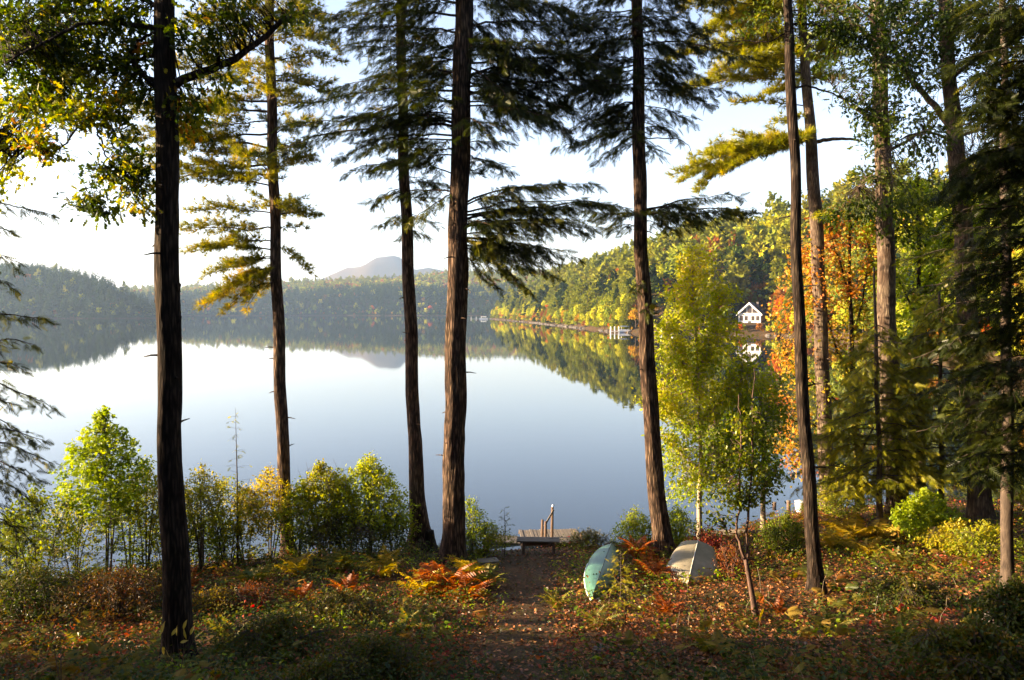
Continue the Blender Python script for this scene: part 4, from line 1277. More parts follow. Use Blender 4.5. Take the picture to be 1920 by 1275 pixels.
random_boughs(TE, 620, 910, 22, .5, 1.7, 'hemlock', .6, .5, -.12, size=.24, tint=.5)
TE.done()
# left-edge hemlock
TH = mk('hemlock_tree', 'hemlock beyond the left edge with drooping sprays over the water', 'tree', [(-70, 200, 16), (-66, 600, 24), (-60, 1150, 34)], 15.5, 'bark_dark', 'hemlock', top=(0, 0, 1.5), sides=16)
boughs(TH, [(380, 110, 405, 0, .35), (420, 30, 440, .3, .4), (470, 45, 500, .3, .5), (500, 35, 545, -.3, .5), (560, 20, 600, .3, .5), (600, 98, 612, 0, .45), (640, 70, 650, .4, .6), (680, 60, 700, -.3, .6), (700, 95, 770, .2, .6), (740, 40, 760, -.4, .6), (770, 60, 830, .3, .6), (800, 90, 815, 0, .6),
            (820, 110, 880, .2, .6), (850, 60, 900, -.3, .7), (880, 80, 960, .2, .7), (920, 30, 980, -.3, .7), (960, 70, 1020, 0, .7), (1000, 40, 1060, .2, .7)], 'hemlock', size=.21, tint=.42)
TH.done()

# ---- young birch, yellow-green
TY = mk('young_birch', 'pale stemmed young birch full of yellow-green leaves over the stone edging', 'tree', [(1298, 470, 2), (1302, 600, 4), (1310, 720, 6), (1313, 880, 8), (1312, 992, 11)], 27.4, 'bark_birch', 'yellow_green', sides=12)
dy_ = 27.4
X = [T_.copy() if False else None for T_ in ()]
L_ = [[TY.at(700), P(1340, 620, dy_), P(1350, 560, dy_)], [TY.at(740), P(1270, 660, dy_), P(1250, 620, dy_)], [TY.at(800), P(1360, 740, dy_), P(1400, 700, dy_ - .5)], [TY.at(820), P(1270, 770, dy_), P(1245, 740, dy_ + .4)],
      [TY.at(860), P(1370, 820, dy_), P(1420, 790, dy_ - .5)], [TY.at(880), P(1280, 850, dy_), P(1262, 830, dy_)], [TY.at(600), P(1290, 540, dy_), P(1300, 470, dy_)]]
Xa = np.concatenate([TY.limb(l, .025, .006, 4, sides=5) for l in L_])
for cx, cy, rx, ry, n, ti in ((1305, 500, 32, 36, 40, .65), (1310, 560, 58, 40, 80, .6), (1300, 620, 66, 40, 85, .6), (1290, 680, 62, 40, 75, .55), (1340, 660, 60, 40, 60, .45), (1300, 745, 76, 42, 95, .5), (1380, 720, 60, 50, 70, .35), (1400, 800, 60, 55, 65, .3),
                              (1300, 810, 62, 40, 60, .45), (1290, 880, 44, 36, 34, .4), (1360, 870, 60, 50, 45, .3), (1262, 700, 26, 60, 20, .6), (1245, 780, 16, 60, 14, .7)):
    TY.cluster(Xa, P(cx, cy, dy_), (rx * 1.45 * dy_ / F, 1.4, ry * 1.2 * dy_ / F), int(n * 2.6), LEAF, .13, 9, ti + .15 + rnd.gauss(0, .12), .15, .15, .35)
TY.done()
TZ = mk('young_maple', 'green-gold young maple filling the gap between pale birch and thin dark trunk', 'tree', [(1425, 690, 4), (1430, 850, 8), (1432, 985, 11)], 28.2, 'bark_birch', 'yellow_green', sides=10)
Xa = np.concatenate([TZ.limb(l, .03, .008, 4, sides=5) for l in ([TZ.at(850), P(1400, 790, 28.2), P(1380, 740, 28.2)], [TZ.at(800), P(1450, 750, 28.2), P(1465, 710, 28.2)], [TZ.at(880), P(1390, 850, 28.2), P(1360, 830, 28.2)])])
for cx, cy, rx, ry, n, ti in ((1425, 720, 45, 36, 90, .3), (1390, 770, 55, 40, 110, .2), (1455, 790, 40, 45, 90, .15), (1400, 840, 65, 40, 130, .1), (1440, 880, 50, 35, 90, .15), (1350, 820, 50, 50, 90, .3), (1340, 900, 60, 30, 90, .15), (1280, 930, 45, 25, 60, .25), (1250, 860, 30, 40, 50, .35)):
    TZ.cluster(Xa, P(cx, cy, 28.2), (rx * 28.2 / F, 1.0, ry * 28.2 / F), n, LEAF, .13, 8, ti + rnd.gauss(0, .1), .15, .15, .4)
TZ.done()
# sapling in front
TS = mk('young_maple', 'slender forked sapling with green leaves in the red twigs beside the rowboat', 'tree', [(1396, 1035, 7), (1400, 1060, 9), (1408, 1110, 10), (1416, 1160, 11), (1419, 1178, 13)], 17.6, 'bark_young', 'bush', sides=12)
ds_ = 17.6
Xa = [TS.limb([TS.at(1062), P(1388, 1030, ds_), P(1380, 990, ds_), P(1388, 950, ds_), P(1386, 880, ds_), P(1389, 800, ds_), P(1385, 740, ds_)], .038, .008, sides=8),
      TS.limb([TS.at(1062), P(1402, 1040, ds_), P(1400, 1000, ds_), P(1405, 930, ds_), P(1412, 860, ds_), P(1410, 780, ds_), P(1414, 690, ds_)], .042, .008, sides=8),
      TS.limb([P(1386, 900, ds_), P(1350, 860, ds_ - .3), P(1330, 820, ds_ - .4)], .012, .004, sides=5), TS.limb([P(1406, 930, ds_), P(1440, 890, ds_), P(1470, 870, ds_ + .3)], .012, .004, sides=5),
      TS.limb([P(1395, 1050, ds_), P(1375, 1020, ds_ - .2), P(1362, 990, ds_ - .2)], .014, .004, sides=5)]
Xa = np.concatenate(Xa)
for cx, cy, rx, ry, n, ti in ((1350, 860, 45, 30, 34, .3), (1420, 880, 50, 35, 46, .3), (1400, 930, 60, 25, 40, .25), (1445, 920, 35, 20, 16, .3), (1350, 930, 45, 25, 22, .35), (1400, 800, 45, 40, 30, .4), (1345, 970, 30, 20, 10, .3)):
    TS.cluster(Xa, P(cx, cy, ds_), (rx * ds_ / F, .5, ry * ds_ / F), int(n * 1.5), LEAF, .10, 7, ti, .15, .15, .25)
TS.done()
# orange maple
TO = mk('sugar_maple', 'orange and gold maple glowing behind the two slim trunks', 'tree', [(1592, 400, 4), (1594, 560, 7), (1600, 700, 10), (1608, 860, 13), (1612, 950, 16)], 32.4, 'bark_dark', 'orange', sides=12)
do_ = 32.4
L_ = [[TO.at(720), P(1560, 640, do_), P(1540, 540, do_), P(1500, 480, do_)], [TO.at(640), P(1620, 560, do_), P(1630, 470, do_)], [TO.at(780), P(1540, 730, do_), P(1490, 690, do_), P(1460, 640, do_)], [TO.at(830), P(1540, 800, do_), P(1480, 790, do_), P(1450, 750, do_)],
      [TO.at(560), P(1570, 480, do_), P(1550, 420, do_)], [TO.at(860), P(1640, 800, do_), P(1660, 720, do_)], [TO.at(880), P(1540, 860, do_), P(1490, 850, do_)]]
Xa = np.concatenate([TO.limb(l, .06, .01, 4, sides=5) for l in L_])
for cx, cy, rx, ry, n, ti in ((1590, 430, 60, 45, 90, .85), (1560, 400, 40, 30, 40, .9), (1530, 480, 60, 50, 90, .85), (1600, 520, 66, 50, 95, .7), (1560, 560, 70, 50, 90, .75), (1495, 540, 50, 45, 60, .7), (1480, 590, 40, 36, 40, .7), (1610, 600, 60, 50, 70, .35),
                              (1550, 640, 70, 50, 80, .45), (1480, 670, 45, 40, 55, .65), (1600, 690, 60, 50, 60, .2), (1540, 720, 70, 45, 75, .3), (1475, 750, 40, 42, 55, .75), (1570, 790, 80, 50, 75, .15), (1480, 830, 40, 40, 50, .8), (1570, 860, 70, 40, 50, .1), (1495, 885, 40, 22, 26, .6), (1640, 480, 30, 60, 34, .5)):
    TO.cluster(Xa, P(cx, cy, do_), (rx * do_ / F, 1.4, ry * do_ / F), int(n * .85), MAPLE, .13, 9, ti - .12, .24, .2, .48)
TO.done()
# lime tree behind at right
TL = mk('leafy_tree', 'yellow-green leafy tree filling the gap behind the pale oak trunk', 'tree', [(1722, 330, 5), (1724, 600, 9), (1730, 950, 15)], 33.0, 'bark_dark', 'yellow_green', sides=12)
Xa = np.concatenate([TL.limb(l, .05, .01, 4, sides=5) for l in ([TL.at(600), P(1680, 520, 33), P(1640, 430, 33)], [TL.at(560), P(1760, 480, 33), P(1800, 420, 33)], [TL.at(700), P(1790, 620, 33), P(1820, 560, 33)], [TL.at(480), P(1720, 420, 33), P(1710, 350, 33)], [TL.at(680), P(1690, 640, 33), P(1650, 590, 33)])])
for cx, cy, rx, ry, n, ti in ((1720, 360, 60, 30, 60, .55), (1780, 390, 60, 35, 60, .5), (1850, 400, 60, 40, 60, .4), (1690, 410, 70, 40, 70, .55), (1760, 450, 80, 45, 80, .5), (1830, 490, 60, 50, 60, .4), (1640, 430, 40, 30, 40, .5), (1720, 520, 70, 50, 70, .5), (1650, 520, 30, 50, 40, .5), (1790, 570, 80, 50, 70, .4), (1700, 600, 70, 40, 60, .45), (1860, 600, 50, 60, 40, .4)):
    TL.cluster(Xa, P(cx, cy, 33), (rx * 33 / F, 1.4, ry * 33 / F), int(n * 1.4), LEAF, .18, 9, ti - .1, .2, .2, .45)
TL.done()
print('trees', sum(len(o.data.polygons) for o in bpy.data.objects if o.type == 'MESH' and o.users) )


# ================================================================== TREES BEYOND THE LEFT EDGE (their shade crosses the bank)
k_ = 0
for (x, y, sc) in ((-16.5, 9, .95), (-21, 11.0, .85), (-17, 4.5, .9), (-25, 8.0, 1.1), (-30, 10.5, .8), (-33, 8, 1.0), (-40, 10.0, 1.0), (-27, 3.5, 1.0), (-47, 9.5, 1.1), (-36, 4, 1.1), (-56, 12, 1.1)):
    kk = (3, 2, 7, 2, 3, 2, 7, 3, 3, 2, 2)[k_]
    c = copy_tree(mid[kk], (x, y, g(x, y) - .1), (sc, sc), rnd.random() * 6, f"shade tree on the bank beyond the left edge, {('first', 'second', 'third', 'fourth', 'fifth', 'sixth', 'seventh', 'eighth', 'ninth', 'tenth', 'eleventh')[k_]} of the row", 'trees beyond the left edge')
    k_ += 1


# ================================================================== BUSHES, SAPLINGS, FERNS
def bush(name, label, px, by, ty, hw, mat, n, tint=.45, leaf=LEAF, size=.075, nst=5, nl=8, bark='bark_thin', cat='bush', d=None, group=None, low=.25, droop=.15, shape=1.0):
    b = PG(px, by) if d is None else np.array([(px - CX) / F * d, d, max(0, g((px - CX) / F * d, d))])
    d = b[1]
    top = P(px, ty, d)
    hgt = top[2] - b[2]
    r = 1.55 * hw * d / F
    n = int(n * 1.9)
    size *= 1.15
    root = thing(name, b, label, cat, group)
    L, Wd = Geo(), Geo()
    axes = []
    for i in range(nst):
        a = rnd.random() * 6.28
        f = rnd.uniform(.15, .75) if nst > 1 else 0
        e = b + np.array([math.cos(a) * r * f, math.sin(a) * r * f * .8, hgt * rnd.uniform(.75, .98)])
        m = (b + e) / 2 + np.array([rnd.gauss(0, .05), rnd.gauss(0, .05), 0]) + np.array([-math.cos(a), -math.sin(a), 0]) * r * f * .15
        t = np.linspace(0, 1, 8)[:, None]
        s_ = b + np.array([math.cos(a), math.sin(a), 0]) * r * f * .15
        X = (1 - t) ** 2 * s_ + 2 * t * (1 - t) * m + t * t * e
        G = Geo(); tube(G, X, np.linspace(.010 + .004 * hgt, .003, 8), 5)
        G.obj('stem', M[bark], root, smooth=True)
        axes.append(X)
    A = np.concatenate(axes)
    for _ in range(n):
        u = norm(rg.normal(0, 1, 3)) * rg.random() ** .4
        z = low + (1 - low) * (.5 + .5 * u[2])
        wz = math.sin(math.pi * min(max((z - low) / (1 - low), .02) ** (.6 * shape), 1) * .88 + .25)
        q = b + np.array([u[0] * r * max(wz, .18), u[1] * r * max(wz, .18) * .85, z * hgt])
        j = np.argmin(((A - q - [0, 0, -.15]) ** 2).sum(1) * rg.uniform(.6, 1.4, len(A)))
        v = q - A[j]
        if np.linalg.norm(v) > .08:
            tube(Wd, [A[j], A[j] + v * .5 + [0, 0, .03], q], [.004, .003, .0015], 3, False)
        dv = norm(v + [0, 0, .1])
        pos = q - dv * (rg.random(nl) * .22)[:, None] + rg.normal(0, .06, (nl, 3))
        D = dv * .5 + rg.normal(0, .7, (nl, 3)); D[:, 2] -= droop
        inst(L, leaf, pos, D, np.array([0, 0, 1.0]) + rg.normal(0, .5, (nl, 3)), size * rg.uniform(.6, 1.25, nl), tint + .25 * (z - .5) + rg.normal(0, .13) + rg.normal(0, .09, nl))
    L.obj('foliage', M[mat], root)
    if Wd.n:
        tag(Wd.obj('twigs', M[bark], root), kind='stuff')
    return root


def sapling(label, px, by, ty, hw, mat, tint=.5, dens=1.0, bare=0.0, d=None, name='young_hemlock', size=.17):
    b = PG(px, by) if d is None else np.array([(px - CX) / F * d, d, max(0, g((px - CX) / F * d, d))])
    d = b[1]
    hgt = P(px, ty, d)[2] - b[2]
    r = hw * d / F
    root = thing(name, b, label, 'sapling')
    G = Geo()
    tube(G, [b + [0, 0, -.05], b + [.02, 0, hgt * .5], b + [-.01, 0, hgt]], [.012 + .006 * hgt, .008 + .003 * hgt, .003], 6)
    G.obj('stem', M['bark_thin'], root, smooth=True)
    L, Wd = Geo(), Geo()
    n = int(hgt * 11 * dens)
    for i in range(n):
        f = .1 + .88 * (i + rnd.random()) / n
        a = rnd.random() * 6.28
        bl = r * (1.05 - f) ** .75 * rnd.uniform(.6, 1.15) + .06
        s0 = b + np.array([0, 0, f * hgt])
        e = s0 + np.array([math.cos(a) * bl, math.sin(a) * bl, bl * rnd.uniform(-.15, .35)])
        tube(Wd, [s0, (s0 + e) / 2 + [0, 0, .03], e], [.005, .004, .002], 3, False)
        m = max(2, int(bl / .07 * (1 - bare)))
        u = .15 + .85 * rg.random(m)
        pos = s0 + (e - s0) * u[:, None]
        dd = norm(e - s0) + rg.normal(0, .45, (m, 3)); dd[:, 2] -= .15
        inst(L, SPRAY_S, pos, dd, np.array([0, 0, 1]) + rg.normal(0, .35, (m, 3)), size * rg.uniform(.6, 1.2, m), tint + rg.normal(0, .18, m))
    L.obj('foliage', M[mat], root)
    tag(Wd.obj('twigs', M['bark_thin'], root), kind='stuff')
    return root


def make_frond(n=19):
    G = Geo()
    t = np.linspace(0, 1, n)
    X = np.stack([t * .92, .03 * np.sin(t * 3 + rnd.random() * 6), .5 * t - .62 * t * t], 1)
    tube(G, X, np.linspace(.007, .002, n), 3, False, 0)
    for i in range(1, n):
        L = .20 * math.sin(math.pi * min(t[i] * .78 + .24, 1)) ** 1.1 + .015
        for sg in (1, -1):
            if rnd.random() < .06:
                continue
            p = X[i]; e = p + np.array([.35 * L, sg * L * rnd.uniform(.85, 1.1), -.35 * L + rnd.gauss(0, .02)])
            w_ = np.array([.011, 0, .004])
            G.add([p - w_, p + w_, (p + e) / 2 + w_ * 1.5, (p + e) / 2 - w_ * 1.5, e], [(3, 2, 4)], [(0, 1, 2, 3)], .5 + rnd.gauss(0, .17) - .2 * t[i])
    return G


fr_src = {}
for mt in ('fern_orange', 'fern_gold', 'fern_green'):
    fr_src[mt] = [make_frond().mesh('frond', M[mt]) for _ in range(4)]


def fern(label, px, by, hpx, mat, n=9, cat='fern', spread=1.0, group=None):
    b = PG(px, by)
    sc = .78 * hpx * b[1] / F / .60
    n = int(n * 1.7)
    root = thing('fern', b, label, cat, group)
    for i in range(n):
        o = bpy.data.objects.new('frond', rnd.choice(fr_src[mat]))
        COL.objects.link(o); o.parent = root
        o.rotation_euler = (rnd.gauss(0, .15), -rnd.uniform(.25, .95) / spread, i * 6.283 / n + rnd.gauss(0, .3))
        k = sc * rnd.uniform(.7, 1.15); o.scale = (k, k, k)
    return root


# left bank
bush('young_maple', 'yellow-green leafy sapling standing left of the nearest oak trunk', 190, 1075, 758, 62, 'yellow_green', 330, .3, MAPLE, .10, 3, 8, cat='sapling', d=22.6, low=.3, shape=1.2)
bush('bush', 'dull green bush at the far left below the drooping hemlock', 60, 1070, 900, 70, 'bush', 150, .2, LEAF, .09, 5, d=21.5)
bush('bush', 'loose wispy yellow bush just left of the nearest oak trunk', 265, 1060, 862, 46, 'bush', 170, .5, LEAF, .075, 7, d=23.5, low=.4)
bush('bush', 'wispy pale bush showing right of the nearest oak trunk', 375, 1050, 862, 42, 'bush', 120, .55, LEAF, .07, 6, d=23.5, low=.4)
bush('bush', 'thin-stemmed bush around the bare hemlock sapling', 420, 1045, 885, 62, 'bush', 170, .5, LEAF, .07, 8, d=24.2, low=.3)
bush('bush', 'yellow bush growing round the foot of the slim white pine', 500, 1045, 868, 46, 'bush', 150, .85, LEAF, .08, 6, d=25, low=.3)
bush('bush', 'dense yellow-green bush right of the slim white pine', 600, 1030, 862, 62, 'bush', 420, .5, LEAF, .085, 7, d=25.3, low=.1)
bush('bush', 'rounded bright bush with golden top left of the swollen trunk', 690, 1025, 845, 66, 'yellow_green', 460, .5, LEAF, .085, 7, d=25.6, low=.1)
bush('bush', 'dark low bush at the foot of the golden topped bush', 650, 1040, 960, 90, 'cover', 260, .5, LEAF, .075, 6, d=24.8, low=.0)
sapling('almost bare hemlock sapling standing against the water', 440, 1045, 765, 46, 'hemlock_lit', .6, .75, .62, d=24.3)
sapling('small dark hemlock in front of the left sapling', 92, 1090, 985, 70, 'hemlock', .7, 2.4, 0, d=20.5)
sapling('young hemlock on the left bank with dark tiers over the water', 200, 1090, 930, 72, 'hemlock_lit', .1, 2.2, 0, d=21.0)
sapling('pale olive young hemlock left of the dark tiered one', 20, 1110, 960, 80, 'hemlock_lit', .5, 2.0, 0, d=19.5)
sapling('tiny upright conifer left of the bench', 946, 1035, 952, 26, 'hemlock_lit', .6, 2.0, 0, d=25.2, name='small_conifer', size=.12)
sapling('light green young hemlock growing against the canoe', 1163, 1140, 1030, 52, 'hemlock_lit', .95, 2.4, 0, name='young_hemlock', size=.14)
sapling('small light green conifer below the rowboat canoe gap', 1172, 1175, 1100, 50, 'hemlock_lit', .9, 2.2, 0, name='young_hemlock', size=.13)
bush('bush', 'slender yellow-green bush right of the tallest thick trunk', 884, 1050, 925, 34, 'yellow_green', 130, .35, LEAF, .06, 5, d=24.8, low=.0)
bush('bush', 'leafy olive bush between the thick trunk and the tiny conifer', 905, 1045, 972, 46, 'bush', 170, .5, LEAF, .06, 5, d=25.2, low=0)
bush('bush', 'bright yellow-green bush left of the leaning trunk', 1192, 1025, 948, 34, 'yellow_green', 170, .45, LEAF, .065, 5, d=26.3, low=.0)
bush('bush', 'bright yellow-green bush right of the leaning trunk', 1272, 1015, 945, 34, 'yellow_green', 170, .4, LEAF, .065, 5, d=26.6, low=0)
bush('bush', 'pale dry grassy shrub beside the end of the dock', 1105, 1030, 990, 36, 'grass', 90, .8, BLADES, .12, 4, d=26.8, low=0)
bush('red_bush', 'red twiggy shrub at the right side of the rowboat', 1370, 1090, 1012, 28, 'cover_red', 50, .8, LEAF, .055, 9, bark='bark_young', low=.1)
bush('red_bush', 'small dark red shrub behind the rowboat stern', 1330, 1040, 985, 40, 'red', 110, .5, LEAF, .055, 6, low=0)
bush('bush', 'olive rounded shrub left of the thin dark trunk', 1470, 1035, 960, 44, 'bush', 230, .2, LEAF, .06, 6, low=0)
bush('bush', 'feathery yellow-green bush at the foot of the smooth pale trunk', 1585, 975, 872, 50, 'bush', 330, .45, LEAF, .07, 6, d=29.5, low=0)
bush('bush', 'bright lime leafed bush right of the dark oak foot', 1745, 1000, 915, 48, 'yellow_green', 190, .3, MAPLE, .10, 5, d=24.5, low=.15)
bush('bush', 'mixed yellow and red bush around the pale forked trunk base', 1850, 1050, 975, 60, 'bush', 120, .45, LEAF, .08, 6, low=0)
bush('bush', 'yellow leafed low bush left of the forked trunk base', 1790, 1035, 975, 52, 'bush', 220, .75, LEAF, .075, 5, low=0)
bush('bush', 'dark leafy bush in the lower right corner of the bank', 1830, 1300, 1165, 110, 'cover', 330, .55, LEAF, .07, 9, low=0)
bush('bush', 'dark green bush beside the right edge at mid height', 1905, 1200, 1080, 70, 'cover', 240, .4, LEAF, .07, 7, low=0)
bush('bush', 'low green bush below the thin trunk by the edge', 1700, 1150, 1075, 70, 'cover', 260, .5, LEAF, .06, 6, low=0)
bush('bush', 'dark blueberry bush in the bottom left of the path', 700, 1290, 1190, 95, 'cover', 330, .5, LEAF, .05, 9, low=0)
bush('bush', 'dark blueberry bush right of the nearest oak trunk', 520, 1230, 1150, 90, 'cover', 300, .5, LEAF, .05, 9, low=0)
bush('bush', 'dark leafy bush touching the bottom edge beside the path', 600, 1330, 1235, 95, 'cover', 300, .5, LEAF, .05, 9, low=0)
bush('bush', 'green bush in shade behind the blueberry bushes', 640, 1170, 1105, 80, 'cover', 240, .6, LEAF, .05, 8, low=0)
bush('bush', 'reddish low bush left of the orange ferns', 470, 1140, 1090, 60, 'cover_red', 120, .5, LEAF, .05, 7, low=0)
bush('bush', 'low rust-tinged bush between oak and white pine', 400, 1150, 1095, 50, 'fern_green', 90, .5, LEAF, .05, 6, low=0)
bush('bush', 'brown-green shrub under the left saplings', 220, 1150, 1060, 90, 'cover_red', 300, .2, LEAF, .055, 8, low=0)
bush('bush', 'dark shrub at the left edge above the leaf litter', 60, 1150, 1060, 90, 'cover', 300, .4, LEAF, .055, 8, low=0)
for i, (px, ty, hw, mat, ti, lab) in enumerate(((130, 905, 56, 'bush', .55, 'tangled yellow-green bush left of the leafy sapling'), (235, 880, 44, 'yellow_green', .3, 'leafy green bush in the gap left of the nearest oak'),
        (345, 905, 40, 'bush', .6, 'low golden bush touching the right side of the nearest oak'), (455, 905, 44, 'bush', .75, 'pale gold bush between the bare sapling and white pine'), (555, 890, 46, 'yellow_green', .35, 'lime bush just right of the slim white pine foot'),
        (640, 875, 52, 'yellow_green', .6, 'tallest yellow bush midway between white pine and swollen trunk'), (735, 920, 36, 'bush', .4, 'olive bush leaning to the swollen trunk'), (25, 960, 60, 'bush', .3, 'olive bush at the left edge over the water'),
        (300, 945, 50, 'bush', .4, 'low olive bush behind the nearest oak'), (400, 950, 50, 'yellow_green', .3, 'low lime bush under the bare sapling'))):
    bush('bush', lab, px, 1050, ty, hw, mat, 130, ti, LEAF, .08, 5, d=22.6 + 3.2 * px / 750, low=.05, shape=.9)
# ferns
fern('blazing orange fern at the foot of the tallest thick trunk', 838, 1108, 74, 'fern_orange', 13)
fern('yellow-gold fern left of the blazing orange fern', 795, 1118, 56, 'fern_gold', 11)
fern('orange fern drooping right of the thick trunk', 875, 1130, 50, 'fern_orange', 10)
fern('golden fern right of the thick trunk above the drooping one', 885, 1085, 52, 'fern_gold', 10)
fern('pale green fern beside the path above the timber step', 915, 1100, 44, 'fern_green', 9)
fern('orange fern glowing behind the leaning trunk', 1195, 1045, 46, 'fern_orange', 11)
fern('rust-orange fern between leaning trunk and rowboat', 1225, 1085, 48, 'fern_orange', 11)
fern('gold upright fern left in the sunlit gap by the log', 1600, 1010, 62, 'fern_gold', 12, spread=1.5)
fern('tall golden fern in front of the long stone edging', 1640, 1012, 66, 'fern_gold', 13, spread=1.5)
fern('yellow fern right of the thin dark trunk', 1565, 1030, 44, 'fern_gold', 11)
fern('gold and orange fern under the tall golden fern', 1625, 1045, 44, 'fern_gold', 12)
fern('orange fern on the bank left of the nearest oak', 232, 1130, 46, 'fern_orange', 9)
fern('brown-green fern behind the nearest oak trunk', 290, 1105, 56, 'fern_green', 10)
fern('yellowing fern between oak and white pine', 480, 1100, 52, 'fern_green', 11)
fern('gold fern below the golden topped bush', 720, 1080, 52, 'fern_gold', 11)
fern('yellowing fern below the dense bush', 640, 1075, 50, 'fern_green', 10)
fern('rusty fern left of the swollen trunk', 560, 1075, 48, 'fern_gold', 10)
fern('small orange fern in the middle of the bank left of the canoe bow', 1045, 1140, 40, 'fern_green', 9)
fern('orange fern clump in litter right of the sapling', 1460, 1150, 34, 'fern_orange', 8)
fern('green fern beside the forked trunk in the sun', 1690, 1060, 40, 'fern_green', 9)

for i, (px, py, h, m_, lab) in enumerate(((440, 1215, 60, 'fern_green', 'green fern in the shade right of the nearest oak foot'), (760, 1190, 50, 'fern_green', 'green fern left of the path in deep shade'), (1120, 1180, 46, 'fern_green', 'yellowing fern right of the path below the canoe'),
        (1250, 1150, 42, 'fern_orange', 'rusty fern in the litter below the rowboat'), (1560, 1190, 52, 'fern_green', 'green fern in the lower right litter'), (1690, 1215, 56, 'fern_green', 'green fern left of the dark corner bush'), (1330, 1225, 52, 'fern_green', 'dull fern in the shade under the sapling'),
        (150, 1215, 52, 'fern_green', 'dull green fern at the lower left'), (650, 1120, 46, 'fern_orange', 'orange fern under the golden topped bush'), (570, 1135, 42, 'fern_orange', 'small rust fern between dark bushes'), (350, 1110, 40, 'fern_orange', 'orange fern just right of the nearest oak'))):
    fern(lab, px, py, h, m_, 8)
# yellow-leaved wand plant in front of the nearest trunk: single large leaves
def leaf_plant(label, px, by, leaves, mat='wand'):
    b = PG(px, by); b = np.array([(px - CX) / F * 12.6, 12.6, g((px - CX) / F * 12.6, 12.6)])
    root = thing('leafy_plant', b, label, 'plant')
    me = None
    for (lx, ly, ang, L) in leaves:
        e = P(lx, ly, 12.6 + rnd.uniform(-.1, .1))
        G = Geo(); tube(G, [b, (b + e) / 2 + [rnd.gauss(0, .03), 0, .05], e], [.005, .004, .002], 4)
        G.obj('stem', M['bark_young'], root)
        if me is None:
            G = Geo()
            n = 7
            for i in range(n):
                t = i / (n - 1)
                w_ = .19 * math.sin(math.pi * t ** .8)
                G.v.append(np.array([(t, w_, .04 - .2 * t * t), (t, 0, -.2 * t * t), (t, -w_, .04 - .2 * t * t)])); G.ti.append(np.full(3, .4 + .3 * t)); G.n += 3
            G.q.append(np.array([q for i in range(n - 1) for q in ((3 * i, 3 * i + 1, 3 * i + 4, 3 * i + 3), (3 * i + 1, 3 * i + 2, 3 * i + 5, 3 * i + 4))]))
            me = G.mesh('leaf', M[mat], smooth=True)
        o = bpy.data.objects.new('leaf', me); COL.objects.link(o); o.parent = root
        o.location = tuple(e - b); o.scale = (L, L, L)
        o.rotation_euler = (rnd.uniform(.7, 1.4), -math.radians(ang), rnd.uniform(-.4, .4))
    return root


leaf_plant('plant with pale yellow single leaves in front of the nearest oak trunk', 325, 1262,
           [(297, 1190, 165, .17), (294, 1200, 195, .17), (303, 1188, 80, .20), (322, 1192, 60, .15), (332, 1192, 100, .16), (350, 1198, 110, .18), (357, 1190, 70, .17), (344, 1180, 75, .16), (305, 1212, 280, .15), (319, 1232, 140, .13), (366, 1195, 40, .12), (338, 1205, 20, .13), (282, 1215, 170, .14)])
leaf_plant('small plant with pink-tan leaves catching sun on the left bank', 100, 1200, [(98, 1150, 100, .16), (104, 1148, 60, .14), (92, 1158, 140, .13), (100, 1165, 250, .13), (110, 1155, 20, .12)])


# ================================================================== GROUND LAYER
def pathmask(x, y):
    c = .05 + .012 * y + .15 * np.sin(y * .4)
    hw = np.interp(y, [9, 14, 18, 21, 25, 30], [.45, .6, .7, 1.1, 1.5, 1.6])
    return np.clip(1.4 - np.abs(x - c) / hw, 0, 1)


def ground_pts(n, dens=None, y0=9.5, y1=36):
    d = y0 + (y1 - y0) * rg.random(n) ** 1.15
    px = rg.uniform(-120, 2050, n)
    x = (px - CX) / F * d
    s = shore(x, d)
    k = s > .25
    if dens is not None:
        k &= rg.random(n) < dens(x, d, s)
    x, d = x[k], d[k]
    return np.stack([x, d, gz(x, d)], 1)


def rdir(n, z0=-.2, z1=.9):
    a = rg.random(n) * 6.283
    return np.stack([np.cos(a), np.sin(a), rg.uniform(z0, z1, n)], 1)


# fallen leaves: more of them to the right of the path and on it
p = ground_pts(140000, lambda x, y, s: np.clip(.30 + .5 * (x > 1) + .3 * vnoise(x * .6, y * .6), .05, 1))
n = len(p)
p[:, 2] += rg.uniform(.0, .05, n)
U = np.array([0, 0, 1.0]) + rg.normal(0, .55, (n, 3))
G = Geo()
tt = rg.normal(.42, .26, n) + .25 * vnoise(p[:, 0] * .5, p[:, 1] * .5) - .15 * pathmask(p[:, 0], p[:, 1])
inst(G, DIA, p, rdir(n, -.2, .3), U, rg.uniform(.05, .12, n), tt)
tag(G.obj('fallen_leaves', M['litter']), 'fallen orange and brown leaves littering the bank', kind='stuff')

# low leafy cover in patches
def cover(name, label, mat, n, fn, h0, h1, size, leaf=DIA, per=6, tint=.4, drp=0.0):
    b = ground_pts(n, fn)
    m = len(b)
    if not m:
        return
    hh = rg.uniform(h0, h1, m) * (1 + .8 * np.clip(vnoise(b[:, 0] * .8 + 4, b[:, 1] * .8), -.5, .5))
    pos = np.repeat(b, per, 0)
    pos[:, :2] += rg.normal(0, .07, (m * per, 2))
    pos[:, 2] += np.repeat(hh, per) * rg.random(m * per) ** .6
    D = rdir(m * per, -.3, .9 - drp)
    U = np.array([0, 0, 1.0]) + rg.normal(0, .5, (m * per, 3))
    G = Geo()
    inst(G, leaf, pos, D, U, size * rg.uniform(.6, 1.3, m * per), np.repeat(tint + rg.normal(0, .2, m), per) + rg.normal(0, .1, m * per))
    tag(G.obj(name, M[mat]), label, kind='stuff')


